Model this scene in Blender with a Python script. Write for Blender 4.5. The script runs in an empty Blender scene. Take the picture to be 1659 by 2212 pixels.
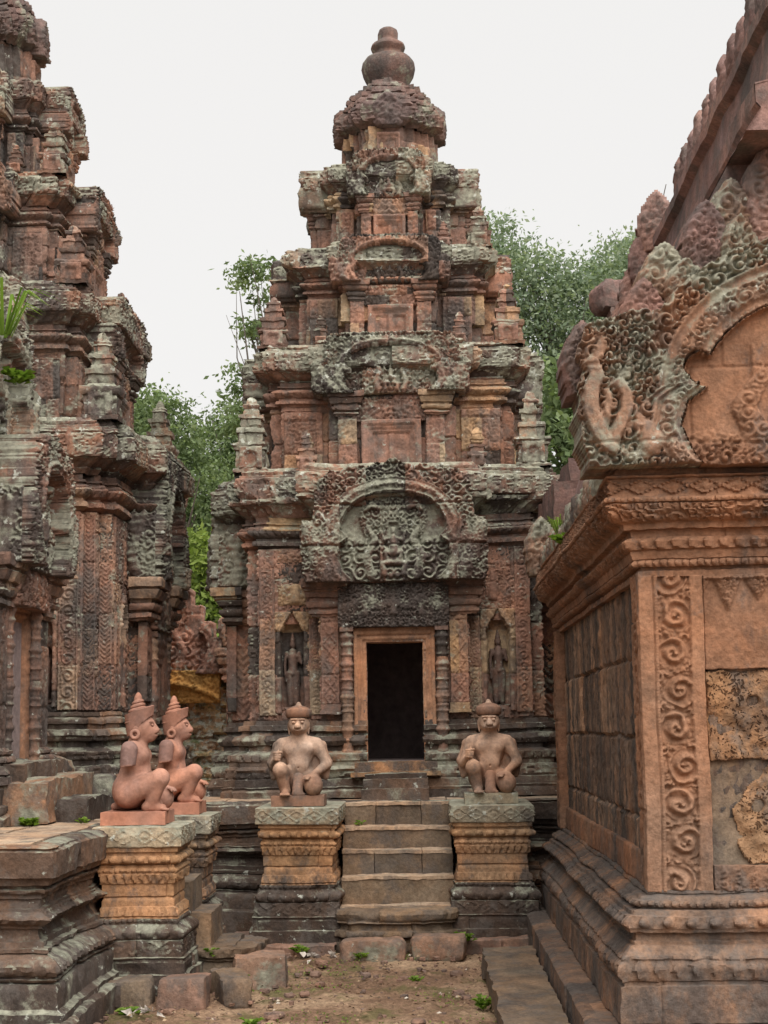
import bpy, math, random
import numpy as np
from mathutils import Matrix, Vector

# ------------------------------------------------------------------ camera, sky, sun, exposure
SC = bpy.context.scene
COL = SC.collection
TOP = 1.10                                   # height of the temple platform

cam = bpy.data.cameras.new('camera'); cam_o = bpy.data.objects.new('camera', cam); COL.objects.link(cam_o)
cam.sensor_fit = 'HORIZONTAL'; cam.sensor_width = 36.0
cam.lens = 36.0 * 3400.0 / 1659.0
cam.clip_start = 0.05; cam.clip_end = 2000
def cam_matrix(psi, th, phi):
    fw = Vector((-math.sin(psi)*math.cos(th), math.cos(psi)*math.cos(th), math.sin(th)))
    r0 = Vector((math.cos(psi), math.sin(psi), 0)); u0 = r0.cross(fw)
    r = r0*math.cos(phi) - u0*math.sin(phi); u = u0*math.cos(phi) + r0*math.sin(phi)
    m = Matrix((( r.x, u.x, -fw.x, 0), (r.y, u.y, -fw.y, 0), (r.z, u.z, -fw.z, 1.73), (0, 0, 0, 1)))
    return m
cam_o.matrix_world = cam_matrix(math.radians(1.429), math.radians(7.793), math.radians(0.85))
SC.camera = cam_o

SUN_EL, SUN_AZ = math.radians(54), math.radians(155)       # azimuth clockwise from +y: behind the viewer, to the right
W = bpy.data.worlds.new('World'); SC.world = W; W.use_nodes = True
nt = W.node_tree; nt.nodes.clear()
sky = nt.nodes.new('ShaderNodeTexSky'); sky.sky_type = 'NISHITA'; sky.sun_disc = False
sky.sun_elevation = SUN_EL; sky.sun_rotation = SUN_AZ; sky.dust_density = 6; sky.air_density = 1.0
hs = nt.nodes.new('ShaderNodeHueSaturation'); hs.inputs['Saturation'].default_value = 0.12
mx = nt.nodes.new('ShaderNodeMix'); mx.data_type = 'RGBA'; mx.inputs[0].default_value = 0.88
mx.inputs[7].default_value = (4.35, 4.29, 4.22, 1)          # the even white of a full cloud cover
bgd = nt.nodes.new('ShaderNodeBackground'); bgd.inputs[1].default_value = 0.0565
wo = nt.nodes.new('ShaderNodeOutputWorld')
nt.links.new(sky.outputs[0], hs.inputs['Color']); nt.links.new(hs.outputs[0], mx.inputs[6])
nt.links.new(mx.outputs[2], bgd.inputs[0]); nt.links.new(bgd.outputs[0], wo.inputs[0])
sun = bpy.data.lights.new('sun', 'SUN'); sun.energy = 1.5; sun.angle = math.radians(70); sun.color = (1.0, 0.965, 0.92)
sun_o = bpy.data.objects.new('sun', sun); COL.objects.link(sun_o)
sd = Vector((math.sin(SUN_AZ)*math.cos(SUN_EL), math.cos(SUN_AZ)*math.cos(SUN_EL), math.sin(SUN_EL)))
sun_o.rotation_euler = sd.to_track_quat('Z', 'Y').to_euler()
SC.view_settings.view_transform = 'Standard'; SC.view_settings.look = 'None'
SC.view_settings.exposure = 1.92; SC.view_settings.gamma = 1.0
SC.cycles.max_bounces = 8; SC.cycles.diffuse_bounces = 6; SC.cycles.glossy_bounces = 2
SC.cycles.transmission_bounces = 2; SC.cycles.transparent_max_bounces = 4

# ------------------------------------------------------------------ noise
def fr(x): return x - np.floor(x)
def h2(i, j, s=0.0): return fr(np.sin(i*127.1 + j*311.7 + s*74.7)*43758.5453)
def sm(a, b, x):
    t = np.clip((x-a)/(b-a), 0, 1); return t*t*(3-2*t)
def vnoise(P, seed=0):
    I = np.floor(P); F = P - I; F = F*F*(3-2*F)
    def g(a, b, c): return fr(np.sin((I[:,0]+a)*127.1 + (I[:,1]+b)*311.7 + (I[:,2]+c)*74.7 + seed*19.19)*43758.5453)
    x, y, z = F[:,0], F[:,1], F[:,2]
    def l(a, b, t): return a + (b-a)*t
    return l(l(l(g(0,0,0),g(1,0,0),x), l(g(0,1,0),g(1,1,0),x), y), l(l(g(0,0,1),g(1,0,1),x), l(g(0,1,1),g(1,1,1),x), y), z)*2-1
def n2(u, v, p, seed=0):
    P = np.stack([u.ravel()/p, v.ravel()/p, np.full(u.size, seed*3.7)], 1)
    return vnoise(P, seed).reshape(u.shape)

# ------------------------------------------------------------------ mesh buffer
class MB:
    def __init__(self): self.V = []; self.Q = []; self.T = []; self.n = 0
    def add(self, V, Q, tint=0.5):
        V = np.asarray(V, float).reshape(-1, 3); Q = np.asarray(Q, int)
        if Q.shape[1] == 3: Q = np.concatenate([Q, np.full((len(Q), 1), -1)], 1)
        Q = np.where(Q >= 0, Q + self.n, -1)
        self.V.append(V); self.Q.append(Q); self.n += len(V)
        self.T.append(np.broadcast_to(np.asarray(tint, float), (len(Q),)).copy()); return self
    def grid(self, P, tint=0.5, cu=False, cv=False):
        m, n = P.shape[:2]; ix = np.arange(m*n).reshape(m, n)
        if cu: ix = np.concatenate([ix, ix[:1]], 0)
        if cv: ix = np.concatenate([ix, ix[:, :1]], 1)
        Q = np.stack([ix[:-1,:-1], ix[:-1,1:], ix[1:,1:], ix[1:,:-1]], -1).reshape(-1, 4)
        t = tint if np.ndim(tint) == 0 else np.asarray(tint).reshape(-1)
        return self.add(P.reshape(-1, 3), Q, t)
    def box(self, c, s, res=0.08, tint=None, rot=0.0, rnd=0.0):
        """box centred on c, split into cells so that weathering can bend it; rnd rounds it like worn stone"""
        s = np.array(s, float); c = np.array(c, float)
        if tint is None: tint = random.random()
        for ax in range(3):
            a, b = (ax+1) % 3, (ax+2) % 3
            na, nb = max(1, int(round(s[a]/res))), max(1, int(round(s[b]/res)))
            for sg in (-1, 1):
                A, B = np.meshgrid(np.linspace(-.5, .5, na+1), np.linspace(-.5, .5, nb+1), indexing='ij')
                P = np.zeros(A.shape+(3,)); P[..., a] = A; P[..., b] = B; P[..., ax] = sg*.5
                if rnd:
                    d = 2*P; L = (np.abs(d)**rnd).sum(-1)**(1/rnd); P = P/L[..., None]
                P = P*s
                if rot:
                    x, y = P[..., 0].copy(), P[..., 1].copy(); P[..., 0] = x*math.cos(rot)-y*math.sin(rot); P[..., 1] = x*math.sin(rot)+y*math.cos(rot)
                P = P + c
                if sg < 0: P = P[::-1]
                self.grid(P, tint)
        return self
    def tube(self, pts, rad, n=8, tint=0.5, cap=True):
        pts = np.asarray(pts, float); rad = np.broadcast_to(np.asarray(rad, float), (len(pts),))
        T = np.gradient(pts, axis=0); T /= np.linalg.norm(T, axis=1)[:, None]+1e-9
        up = np.array([0, 0, 1.]) if abs(T[0][2]) < .9 else np.array([1., 0, 0])
        rows = []
        for p, t, r in zip(pts, T, rad):
            a = np.cross(t, up); a /= np.linalg.norm(a)+1e-9; b = np.cross(a, t); up = b
            th = np.arange(n)*2*math.pi/n
            rows.append(p + r*(np.cos(th)[:, None]*a + np.sin(th)[:, None]*b))
        self.grid(np.array(rows), tint, cv=True)
        return self
    def lathe(self, c, prof, n=24, tint=0.5, sq=0):
        """prof: (z, r) pairs turned about a vertical axis through c"""
        pr = np.asarray(prof, float); th = np.arange(n)*2*math.pi/n
        P = np.zeros((len(pr), n, 3)); P[..., 0] = c[0] + pr[:, 1:2]*np.cos(th); P[..., 1] = c[1] + pr[:, 1:2]*np.sin(th); P[..., 2] = c[2] + pr[:, 0:1]
        return self.grid(P, tint, cv=True)
    def build(self, name, mat, parent=None, jit=0.006, jscale=0.09, big=0.008, sharp=34, seed=0, loc=None):
        V = np.concatenate(self.V); Q = np.concatenate(self.Q); T = np.concatenate(self.T)
        if jit or big:
            off = np.array([0., 0., 0.]) if loc is None else np.array(loc, float)
            Pw = V + off
            D = np.zeros_like(V)
            for k in range(3):
                if jit: D[:, k] += jit*vnoise(Pw/jscale, seed+k*7+1) + jit*.6*vnoise(Pw/(jscale*.37), seed+k*7+2)
                if big: D[:, k] += big*vnoise(Pw/0.45, seed+k*7+3)
            V = V + D
        tri = Q[:, 3] < 0
        cnt = np.where(tri, 3, 4); loops = Q.reshape(-1); loops = loops[loops >= 0]
        me = bpy.data.meshes.new(name)
        me.vertices.add(len(V)); me.vertices.foreach_set('co', V.astype(np.float32).ravel())
        me.loops.add(len(loops)); me.loops.foreach_set('vertex_index', loops.astype(np.int32))
        me.polygons.add(len(Q)); st = np.concatenate([[0], np.cumsum(cnt)[:-1]])
        me.polygons.foreach_set('loop_start', st.astype(np.int32))
        me.polygons.foreach_set('use_smooth', np.ones(len(Q), bool))
        at = me.attributes.new('tint', 'FLOAT', 'FACE'); at.data.foreach_set('value', T.astype(np.float32))
        me.update(calc_edges=True); me.validate()
        if sharp: me.set_sharp_from_angle(angle=math.radians(sharp))
        me.materials.append(mat)
        o = bpy.data.objects.new(name, me); COL.objects.link(o)
        if parent is not None: o.parent = parent
        if loc is not None: o.location = loc
        return o

def tag(o, label=None, cat=None, group=None, kind=None):
    if label: o['label'] = label
    if cat: o['category'] = cat
    if group: o['group'] = group
    if kind: o['kind'] = kind
    return o
def thing(name, label, cat, loc=(0, 0, 0), rz=0.0, group=None):
    o = bpy.data.objects.new(name, None); COL.objects.link(o)
    o.location = loc; o.rotation_euler = (0, 0, rz); o.empty_display_size = .2
    return tag(o, label, cat, group)
def kids(o): return [c for c in bpy.data.objects if c.parent == o]
def dup(o, loc, rz=None, label=None, parent=None):
    c = o.copy(); COL.objects.link(c)
    if parent is not None: c.parent = parent
    else:
        c.location = loc
        if rz is not None: c.rotation_euler = (0, 0, rz)
    if label: c['label'] = label
    for k in kids(o): dup(k, None, parent=c)
    return c

# ------------------------------------------------------------------ carving patterns (heights 0..1 over u, v in metres)
def cells(u, v, p, jit=.2, seed=0):
    Uc, Vc = u/p, v/p; iu, iv = np.floor(Uc), np.floor(Vc)
    best = np.full(u.shape, 99.); DX = np.zeros(u.shape); DY = np.zeros(u.shape); H = np.zeros(u.shape)
    for a in (-1, 0, 1):
        for b in (-1, 0, 1):
            ci, cj = iu+a, iv+b
            dx = Uc-(ci+.5+jit*(h2(ci, cj, seed)*2-1)); dy = Vc-(cj+.5+jit*(h2(ci, cj, seed+3.3)*2-1))
            d = dx*dx+dy*dy; m = d < best
            best = np.where(m, d, best); DX = np.where(m, dx, DX); DY = np.where(m, dy, DY); H = np.where(m, h2(ci, cj, seed+7.7), H)
    return DX, DY, np.sqrt(best), H
def scroll(u, v, p=.12, seed=0, jit=.28, turns=2.3):
    """scrollwork in two sizes"""
    k = sm(-.12, .12, n2(u, v, 1.9*p, seed+4)); return scroll1(u, v, p, seed, jit, turns)*(1-k)+scroll1(u, v, p*.62, seed+6, jit, turns*.9)*k
def scroll1(u, v, p=.12, seed=0, jit=.28, turns=2.3):
    w = .16*p; u, v = u+w*n2(u, v, 1.1*p, seed+1), v+w*n2(u, v, 1.1*p, seed+2)
    dx, dy, r, hid = cells(u, v, p, jit, seed)
    th = np.arctan2(dy, dx); s = np.where(hid > .5, 1., -1.)
    sp = .5+.5*np.cos(2*math.pi*r*turns - s*th + hid*6)
    env = sm(.64, .46, r)
    d2, e2, r2, _ = cells(u, v, p*.33, .3, seed+5)
    leaf = np.clip(1-(r2/.56)**2, 0, 1)
    return np.maximum(env*sp + (1-env)*leaf*.85, sm(.17, .09, r)*.9)
def lozenge(u, v, p, q):
    a = np.abs(fr(u/p)-.5)*2; b = np.abs(fr(v/q)-.5)*2; d = a+b
    return np.maximum(sm(.12, .04, np.abs(d-1)), np.clip(.55-d, 0, 1)*1.5)
def petals(u, t, p):
    """row of pointed petals; t 0..1 up the band"""
    a = np.abs(fr(u/p)-.5)*2; edge = 1-np.clip(t, 0, 1)**1.6
    return np.where(a < edge, 1-.5*(a/np.maximum(edge, .05))**2, .1)*np.where(np.abs(a-edge*.75) < .1, .55, 1)
def beads(u, t, p, hz=None):
    a = (fr(u/p)-.5)*2*(1 if hz is None else max(1.0, p/hz)); b = (t-.5)*2; return np.clip(1-a*a-b*b, 0, 1)**.65
def vine(u, v, w, seed=0):
    """upright scrollwork for a pilaster of width w: one medallion above another, turning in turn"""
    p = w*1.0; k = np.floor(v/p); dv = v/p-k-.5; du = u/w
    s = np.where(np.mod(k, 2) < 1, 1., -1.); x = du*s; r = np.sqrt((x-.02)**2+dv**2); th = np.arctan2(dv, x-.02)
    sp = .5+.5*np.cos(2*math.pi*r*3.3-th*1.0); env = sm(.5, .4, r)
    _, _, r2, _ = cells(u, v, w*.24, .25, seed); leaf = np.clip(1-(r2/.56)**2, 0, 1)
    return np.maximum(env*sp+(1-env)*leaf*.8, sm(.12, .07, r))
def chevron(u, v, p): return .5+.5*np.cos(2*math.pi*(v/p-np.abs(u)/p*1.1))
def chain(u, v, pts, rad):
    """height of a rounded limb lying on the panel"""
    h = np.zeros(u.shape); pts = np.asarray(pts, float); rad = np.broadcast_to(np.asarray(rad, float), (len(pts),))
    for i in range(len(pts)-1):
        a, b = pts[i], pts[i+1]; ab = b-a; L = max(ab@ab, 1e-9)
        t = np.clip(((u-a[0])*ab[0]+(v-a[1])*ab[1])/L, 0, 1); r = rad[i]+(rad[i+1]-rad[i])*t
        d2 = (u-a[0]-t*ab[0])**2+(v-a[1]-t*ab[1])**2
        h = np.maximum(h, np.sqrt(np.clip(r*r-d2, 0, None)))
    return h
def pdist(u, v, pts):
    d = np.full(u.shape, 99.); pts = np.asarray(pts, float)
    for a, b in zip(pts[:-1], pts[1:]):
        ab = b-a; t = np.clip(((u-a[0])*ab[0]+(v-a[1])*ab[1])/max(ab@ab, 1e-9), 0, 1)
        d = np.minimum(d, np.hypot(u-a[0]-t*ab[0], v-a[1]-t*ab[1]))
    return d
def blocks(s, z, bw, bh, seed=0):
    """ashlar: id hash per block and distance to the nearest joint"""
    r = np.floor(z/bh); dz = np.minimum(fr(z/bh), 1-fr(z/bh))*bh
    sh = s/bw+h2(r, 0, seed)*3; c = np.floor(sh); wob = .3*(h2(r, c, seed+1)-.5)
    f = sh-c+0; c = np.where(f < wob*0, c-1, c); ds = np.minimum(fr(sh), 1-fr(sh))*bw
    return h2(r, c, seed+2), np.minimum(dz, ds)

def relief(name, mat, parent, O, Ud, Wd, Hd, hf, res=.012, mask=None, thick=.06, bw=.45, bh=.4, groove=.012, bj=.008, seed=0, tint=None, jit=.004, joints=True, lean=None):
    """carved slab: O bottom centre, Ud horizontal direction, heights hf(u, v) in metres along the outward normal"""
    nu, nv = max(2, int(Wd/res)+1), max(2, int(Hd/res)+1)
    u, v = np.meshgrid(np.linspace(-Wd/2, Wd/2, nu), np.linspace(0, Hd, nv), indexing='ij')
    h = hf(u, v)*np.ones(u.shape)
    O = np.array(O, float); Ud = np.array(Ud, float); Ud /= np.linalg.norm(Ud); Vd = np.array([0, 0, 1.]); N = np.cross(Ud, Vd)
    uc, vc = (u[:-1,:-1]+u[1:,1:])/2, (v[:-1,:-1]+v[1:,1:])/2
    if joints:
        bid, dj = blocks(u+13, v+O[2]*7, bw, bh, seed); h = h+(bid-.5)*2*bj-groove*sm(.011, .004, dj)
        t = blocks(uc+13, vc+O[2]*7, bw, bh, seed)[0]
    else: t = np.full(uc.shape, .5)
    if tint is not None: t = t*0+tint if not joints else np.clip(tint+(t-.5)*.5, 0, 1)
    M = np.ones(uc.shape, bool) if mask is None else mask(uc, vc)
    P = O+u[..., None]*Ud+v[..., None]*Vd+h[..., None]*N
    B = O+u[..., None]*Ud+v[..., None]*Vd-thick*N
    ix = np.arange(nu*nv).reshape(nu, nv); nb = nu*nv
    Q = np.stack([ix[:-1,:-1], ix[1:,:-1], ix[1:,1:], ix[:-1,1:]], -1)
    qs = [Q[M]]; ts = [t[M]]
    Mp = np.pad(M, 1)
    for (da, db, e) in ((-1, 0, (0, 3)), (1, 0, (2, 1)), (0, -1, (1, 0)), (0, 1, (3, 2))):
        nbm = Mp[1+da:Mp.shape[0]-1+da, 1+db:Mp.shape[1]-1+db]; bd = M & ~nbm
        a, b = Q[bd][:, e[0]], Q[bd][:, e[1]]
        if len(a): qs.append(np.stack([a, b, b+nb, a+nb], -1)); ts.append(t[bd])
    V = np.concatenate([P.reshape(-1, 3), B.reshape(-1, 3)]); QQ = np.concatenate(qs); TT = np.concatenate(ts)
    if lean is not None:                                     # (slope along u, slope along v) of a panel that leans
        V = V+N*((V-O)@Vd)[:, None]*lean
    used, inv = np.unique(QQ, return_inverse=True)
    mb = MB(); mb.add(V[used], inv.reshape(-1, 4), TT)
    return mb.build(name, mat, parent, jit=jit, jscale=.05, big=.006, sharp=0, seed=seed)

def sweep(mb, plan, prof, ds=.03, dz=.03, closed=False, orn=(), bw=.45, bh=.3, groove=.012, bj=.01, seed=0, fine=None, tint=None, cap=False, chip=0.0, hole=None):
    """carry a moulding profile (z, offset) along a plan line; the outer side is on the right hand of the walk"""
    plan = np.asarray(plan, float); n = len(plan)
    seg = [(i, (i+1) % n) for i in range(n if closed else n-1)]
    nr = []
    for i, j in seg:
        d = plan[j]-plan[i]; d /= np.linalg.norm(d); nr.append(np.array([d[1], -d[0]]))
    miter = []
    for k in range(n):
        a = nr[(k-1) % len(seg)] if (closed or k > 0) else nr[0]
        b = nr[k % len(seg)] if (closed or k < n-1) else nr[-1]
        miter.append((a+b)/(1+a@b))
    miter = np.array(miter)
    cx, cm, cs = [], [], []; s0 = 0.
    for q, (i, j) in enumerate(seg):
        L = np.linalg.norm(plan[j]-plan[i]); dd = ds if (fine is None or fine(plan[i], plan[j], nr[q])) else max(.25, ds)
        k = max(1, int(math.ceil(L/dd))); t = np.arange(k)/k
        if not closed and q == len(seg)-1: t = np.arange(k+1)/k
        cx.append(plan[i]+(plan[j]-plan[i])*t[:, None]); cm.append(miter[i]+(miter[j]-miter[i])*t[:, None]); cs.append(s0+t*L); s0 += L
    cx, cm, cs = np.concatenate(cx), np.concatenate(cm), np.concatenate(cs)
    Z, OF = [prof[0][0]], [prof[0][1]]
    for (z0, o0), (z1, o1) in zip(prof[:-1], prof[1:]):
        k = max(1, int(math.ceil(math.hypot(z1-z0, o1-o0)/dz)))
        for t in range(1, k+1): Z.append(z0+(z1-z0)*t/k); OF.append(o0+(o1-o0)*t/k)
    Z, OF = np.array(Z), np.array(OF)
    S, ZZ = np.meshgrid(cs, Z, indexing='ij'); off = np.broadcast_to(OF, S.shape).copy()
    for (za, zb, kind, p, amp) in orn:
        m = (ZZ >= za-1e-6) & (ZZ <= zb+1e-6); t = (ZZ-za)/(zb-za)
        if kind == 'bead': f = beads(S, t, p, zb-za)
        elif kind == 'petal': f = petals(S, t, p)
        elif kind == 'petald': f = petals(S, 1-t, p)
        elif kind == 'loz': f = lozenge(S, ZZ-za, p, zb-za)
        elif kind == 'vine': f = scroll(S, ZZ, p, 3)
        else: f = scroll(S, ZZ, p, int(za*10))
        off = off+np.where(m, f*amp, 0)
    bid, dj = blocks(S, ZZ+.013, bw, bh, seed)
    off = off+(bid-.5)*2*bj-groove*sm(.012, .004, dj)
    if chip:
        P3 = np.stack([S.ravel()/.22, ZZ.ravel()/.16, np.full(S.size, seed+.5)], 1); c = vnoise(P3, seed+9).reshape(S.shape)
        off = off-chip*sm(.35, .75, c)
    XY = cx[:, None, :]+cm[:, None, :]*off[..., None]
    P = np.concatenate([XY, ZZ[..., None]], -1)
    Sc = (S[:-1,:-1]+S[1:,1:])/2 if not closed else None
    if closed:
        Sn = np.concatenate([S, S[:1]+s0], 0); Zn = np.concatenate([ZZ, ZZ[:1]], 0)
    else: Sn, Zn = S, ZZ
    tt = blocks(np.minimum(Sn[:-1,:-1], Sn[1:,:-1])+.004, (Zn[:-1,:-1]+Zn[1:,1:])/2+.013, bw, bh, seed)[0]
    if tint is not None: tt = np.clip(tint+(tt-.5)*.6, 0, 1)
    if hole is None: mb.grid(P, tt, cu=closed)
    else:
        m0, n0 = P.shape[:2]; ix = np.arange(m0*n0).reshape(m0, n0)
        if closed: ix = np.concatenate([ix, ix[:1]], 0)
        Q = np.stack([ix[:-1,:-1], ix[:-1,1:], ix[1:,1:], ix[1:,:-1]], -1).reshape(-1, 4)
        keep = ~hole(P.reshape(-1, 3)[Q].mean(1)); mb.add(P.reshape(-1, 3), Q[keep], np.asarray(tt).reshape(-1)[keep])
    if cap:
        top = P[:, -1]; c = top.mean(0); m = len(top); V = np.concatenate([top, c[None]])
        Qc = np.array([[k, (k+1) % m, m] for k in range(m if closed else m-1)]); mb.add(V, Qc, .5)
    return mb
# ------------------------------------------------------------------ materials
class NT:
    def __init__(self, name):
        self.m = bpy.data.materials.new(name); self.m.use_nodes = True; self.t = self.m.node_tree
        self.b = self.t.nodes['Principled BSDF']; self.o = self.t.nodes['Material Output']
        self.geo = self.n('ShaderNodeNewGeometry'); self.pos = self.geo.outputs['Position']
    def n(self, k, **kw):
        x = self.t.nodes.new(k)
        for a, b in kw.items(): setattr(x, a, b)
        return x
    def set(self, sock, v):
        if hasattr(v, 'default_value') or hasattr(v, 'is_output'): self.t.links.new(v, sock)
        else: sock.default_value = v
    def noise(self, scale, detail=4, rough=.55, vec=None, dist=0.0, stretch=None):
        v = vec if vec is not None else self.pos
        if stretch:
            mp = self.n('ShaderNodeMapping'); mp.inputs['Scale'].default_value = stretch; self.set(mp.inputs[0], v); v = mp.outputs[0]
        x = self.n('ShaderNodeTexNoise'); self.set(x.inputs['Vector'], v)
        x.inputs['Scale'].default_value = scale; x.inputs['Detail'].default_value = detail; x.inputs['Roughness'].default_value = rough; x.inputs['Distortion'].default_value = dist
        return x.outputs[0]
    def ramp(self, f, stops, interp='LINEAR'):
        r = self.n('ShaderNodeValToRGB'); cr = r.color_ramp; cr.interpolation = interp
        while len(cr.elements) < len(stops): cr.elements.new(.5)
        for e, (p, c) in zip(cr.elements, stops): e.position = p; e.color = (*c, 1) if len(c) == 3 else c
        self.set(r.inputs[0], f); return r.outputs[0]
    def mr(self, f, a, b, c=0.0, d=1.0):
        x = self.n('ShaderNodeMapRange'); self.set(x.inputs[0], f)
        for k, v in enumerate((a, b, c, d)): x.inputs[k+1].default_value = v
        return x.outputs[0]
    def math(self, op, a, b=0.0):
        x = self.n('ShaderNodeMath', operation=op); self.set(x.inputs[0], a); self.set(x.inputs[1], b); return x.outputs[0]
    def mix(self, f, a, b, mode='MIX'):
        x = self.n('ShaderNodeMix', data_type='RGBA', blend_type=mode); x.clamp_factor = True
        self.set(x.inputs[0], f)
        for k, v in ((6, a), (7, b)):
            if isinstance(v, tuple): v = (*v[:3], 1)
            self.set(x.inputs[k], v)
        return x.outputs[2]
    def attr(self, name): x = self.n('ShaderNodeAttribute', attribute_name=name); return x.outputs['Fac']
    def bump(self, h, strength, dist, prev=None):
        x = self.n('ShaderNodeBump'); x.inputs['Strength'].default_value = strength; x.inputs['Distance'].default_value = dist
        self.set(x.inputs['Height'], h)
        if prev is not None: self.set(x.inputs['Normal'], prev)
        return x.outputs[0]

def stone(name, stops, dark=.5, lich=.6, up=.10, white=.5, moss=None, bump=.5, fine=45, darkc=(.040, .035, .032), lichc=(.255, .255, .195), streak=.45, var=.35, pores=False, rough=.92, dsoft=.10, dscale=1.5, grime=.50):
    """weathered sandstone. dark / lich: noise level above which black crust / grey-green lichen covers the block (lower = more)"""
    k = NT(name); tint = k.attr('tint')
    base = k.ramp(tint, stops)
    hue = k.noise(1.7, 5, .6)
    base = k.mix(k.mr(hue, .35, .65), base, k.mix(1.0, base, (1.25, 1.02, .85), 'MULTIPLY'))
    g = k.noise(fine, 4, .65); base = k.mix(1.0, base, k.ramp(g, [(.25, (1-var,)*3), (.75, (1+var*.7,)*3)]), 'MULTIPLY')
    g2 = k.noise(7, 5, .65); base = k.mix(1.0, base, k.ramp(g2, [(.3, (.64, .63, .62)), (.7, (1.28, 1.26, 1.24))]), 'MULTIPLY')
    ds = k.noise(dscale, 8, .68, stretch=(1, 1, streak))
    dm = k.mr(ds, dark-dsoft*.5, dark+dsoft)
    base = k.mix(k.math('MULTIPLY', dm, .88), base, k.mix(k.mr(g, .3, .7), darkc, tuple(c*2.1 for c in darkc)))
    if grime < 1:
        gm = k.mr(k.noise(4.9, 8, .70, stretch=(1, 1, .7)), grime, grime+.09); base = k.mix(k.math('MULTIPLY', gm, .62), base, k.mix(g, (.065, .056, .05), (.15, .128, .112)))
    nz = k.n('ShaderNodeSeparateXYZ'); k.set(nz.inputs[0], k.geo.outputs['Normal'])
    ls = k.noise(3.1, 9, .70)
    lf = k.math('ADD', ls, k.math('MULTIPLY', nz.outputs[2], up))
    lm = k.mr(lf, lich-.02, lich+.07)
    lc = k.mix(k.mr(k.noise(21, 5, .6), .35, .65), tuple(c*.62 for c in lichc), tuple(c*1.22 for c in lichc))
    base = k.mix(k.math('MULTIPLY', lm, .85), base, lc)
    if white < .9:
        wm = k.mr(k.noise(13, 6, .62), white, white+.035)
        base = k.mix(k.math('MULTIPLY', wm, .75), base, (.42, .43, .37))
    if moss is not None:
        mm = k.mr(k.math('ADD', k.noise(5, 7, .65), k.math('MULTIPLY', nz.outputs[2], .08)), moss, moss+.1)
        base = k.mix(k.math('MULTIPLY', mm, .8), base, k.mix(g, (.03, .045, .012), (.10, .13, .03)))
    h = k.noise(fine*.55, 8, .68)
    nb = k.bump(h, bump, .03)
    if pores:
        vo = k.n('ShaderNodeTexVoronoi', feature='F1'); vo.inputs['Scale'].default_value = 52
        wv = k.n('ShaderNodeVectorMath', operation='ADD'); nn = k.n('ShaderNodeTexNoise'); nn.inputs['Scale'].default_value = 14
        sc = k.n('ShaderNodeVectorMath', operation='SCALE'); sc.inputs[3].default_value = .12
        k.set(nn.inputs['Vector'], k.pos); k.set(sc.inputs[0], nn.outputs['Color']); k.set(wv.inputs[0], k.pos); k.set(wv.inputs[1], sc.outputs[0]); k.set(vo.inputs['Vector'], wv.outputs[0])
        pm = k.mr(k.math('ADD', vo.outputs[0], k.mr(k.noise(6, 3), .3, .7, -.22, .22)), .22, .36)
        base = k.mix(pm, k.mix(1.0, base, (.30, .25, .21), 'MULTIPLY'), base)
        nb = k.bump(pm, .9, .02, nb)
    k.set(k.b.inputs['Base Color'], base); k.b.inputs['Roughness'].default_value = rough
    k.b.inputs['Specular IOR Level'].default_value = .22
    k.set(k.b.inputs['Normal'], nb)
    return k.m

RED = [(0, (.05, .044, .041)), (.15, (.08, .066, .060)), (.20, (.17, .112, .091)), (.45, (.235, .144, .114)), (.7, (.265, .164, .128)), (.84, (.30, .205, .148)), (.93, (.36, .265, .165)), (1, (.37, .315, .24))]
REDD = [(0, (.06, .052, .048)), (.15, (.09, .069, .061)), (.3, (.17, .108, .086)), (.6, (.225, .135, .104)), (.85, (.26, .165, .124)), (1, (.32, .245, .18))]
ORG = [(0, (.175, .102, .069)), (.4, (.218, .128, .084)), (.7, (.24, .143, .094)), (1, (.195, .115, .076))]
OCH = [(0, (.23, .155, .092)), (.5, (.33, .215, .125)), (1, (.30, .185, .11))]
DRK = [(0, (.05, .04, .035)), (.5, (.085, .066, .055)), (.85, (.125, .09, .07)), (1, (.23, .145, .095))]
M_WALL = stone('red_sandstone', RED, dark=.545, lich=.59, white=.655)
M_WALL2 = stone('brown_sandstone', REDD, dark=.53, lich=.585, white=.645)
M_CORN = stone('lichened_sandstone', REDD, dark=.515, lich=.46, up=.09, white=.59)
M_CORN2 = stone('mossy_brown_sandstone', REDD, dark=.51, lich=.495, up=.12, white=.62)
M_BASE = stone('black_crusted_sandstone', DRK, dark=.55, lich=.595, up=.10, white=.645, streak=.8, darkc=(.022, .019, .017))
M_BASEL = stone('lichened_plinth_sandstone', DRK, dark=.58, lich=.555, up=.05, white=.64)
M_DOOR = stone('smooth_door_sandstone', [(0, (.24, .14, .092)), (.5, (.29, .17, .11)), (1, (.33, .195, .125))], dark=.55, lich=.8, white=1, bump=.2, streak=.2, grime=.55)
M_PED = stone('ochre_sandstone', OCH, grime=.55, dark=.545, lich=.70, white=.74, streak=.8, dsoft=.06)
M_PEDTOP = stone('grey_lichened_cap_sandstone', [(0, (.26, .24, .185)), (1, (.35, .32, .245))], dark=.58, lich=.52, white=.60, grime=.56)
M_PINK = stone('pink_new_sandstone', [(0, (.20, .125, .108)), (.3, (.31, .165, .12)), (1, (.38, .21, .155))], grime=.60, dscale=4.5, dark=.585, lich=.9, white=1, bump=.22, var=.16, darkc=(.13, .085, .075), dsoft=.25)
M_PINKD = stone('pink_plinth_sandstone', [(0, (.335, .175, .13)), (1, (.37, .195, .142))], grime=1, dark=.70, lich=.9, white=1, bump=.12, var=.12)
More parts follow.
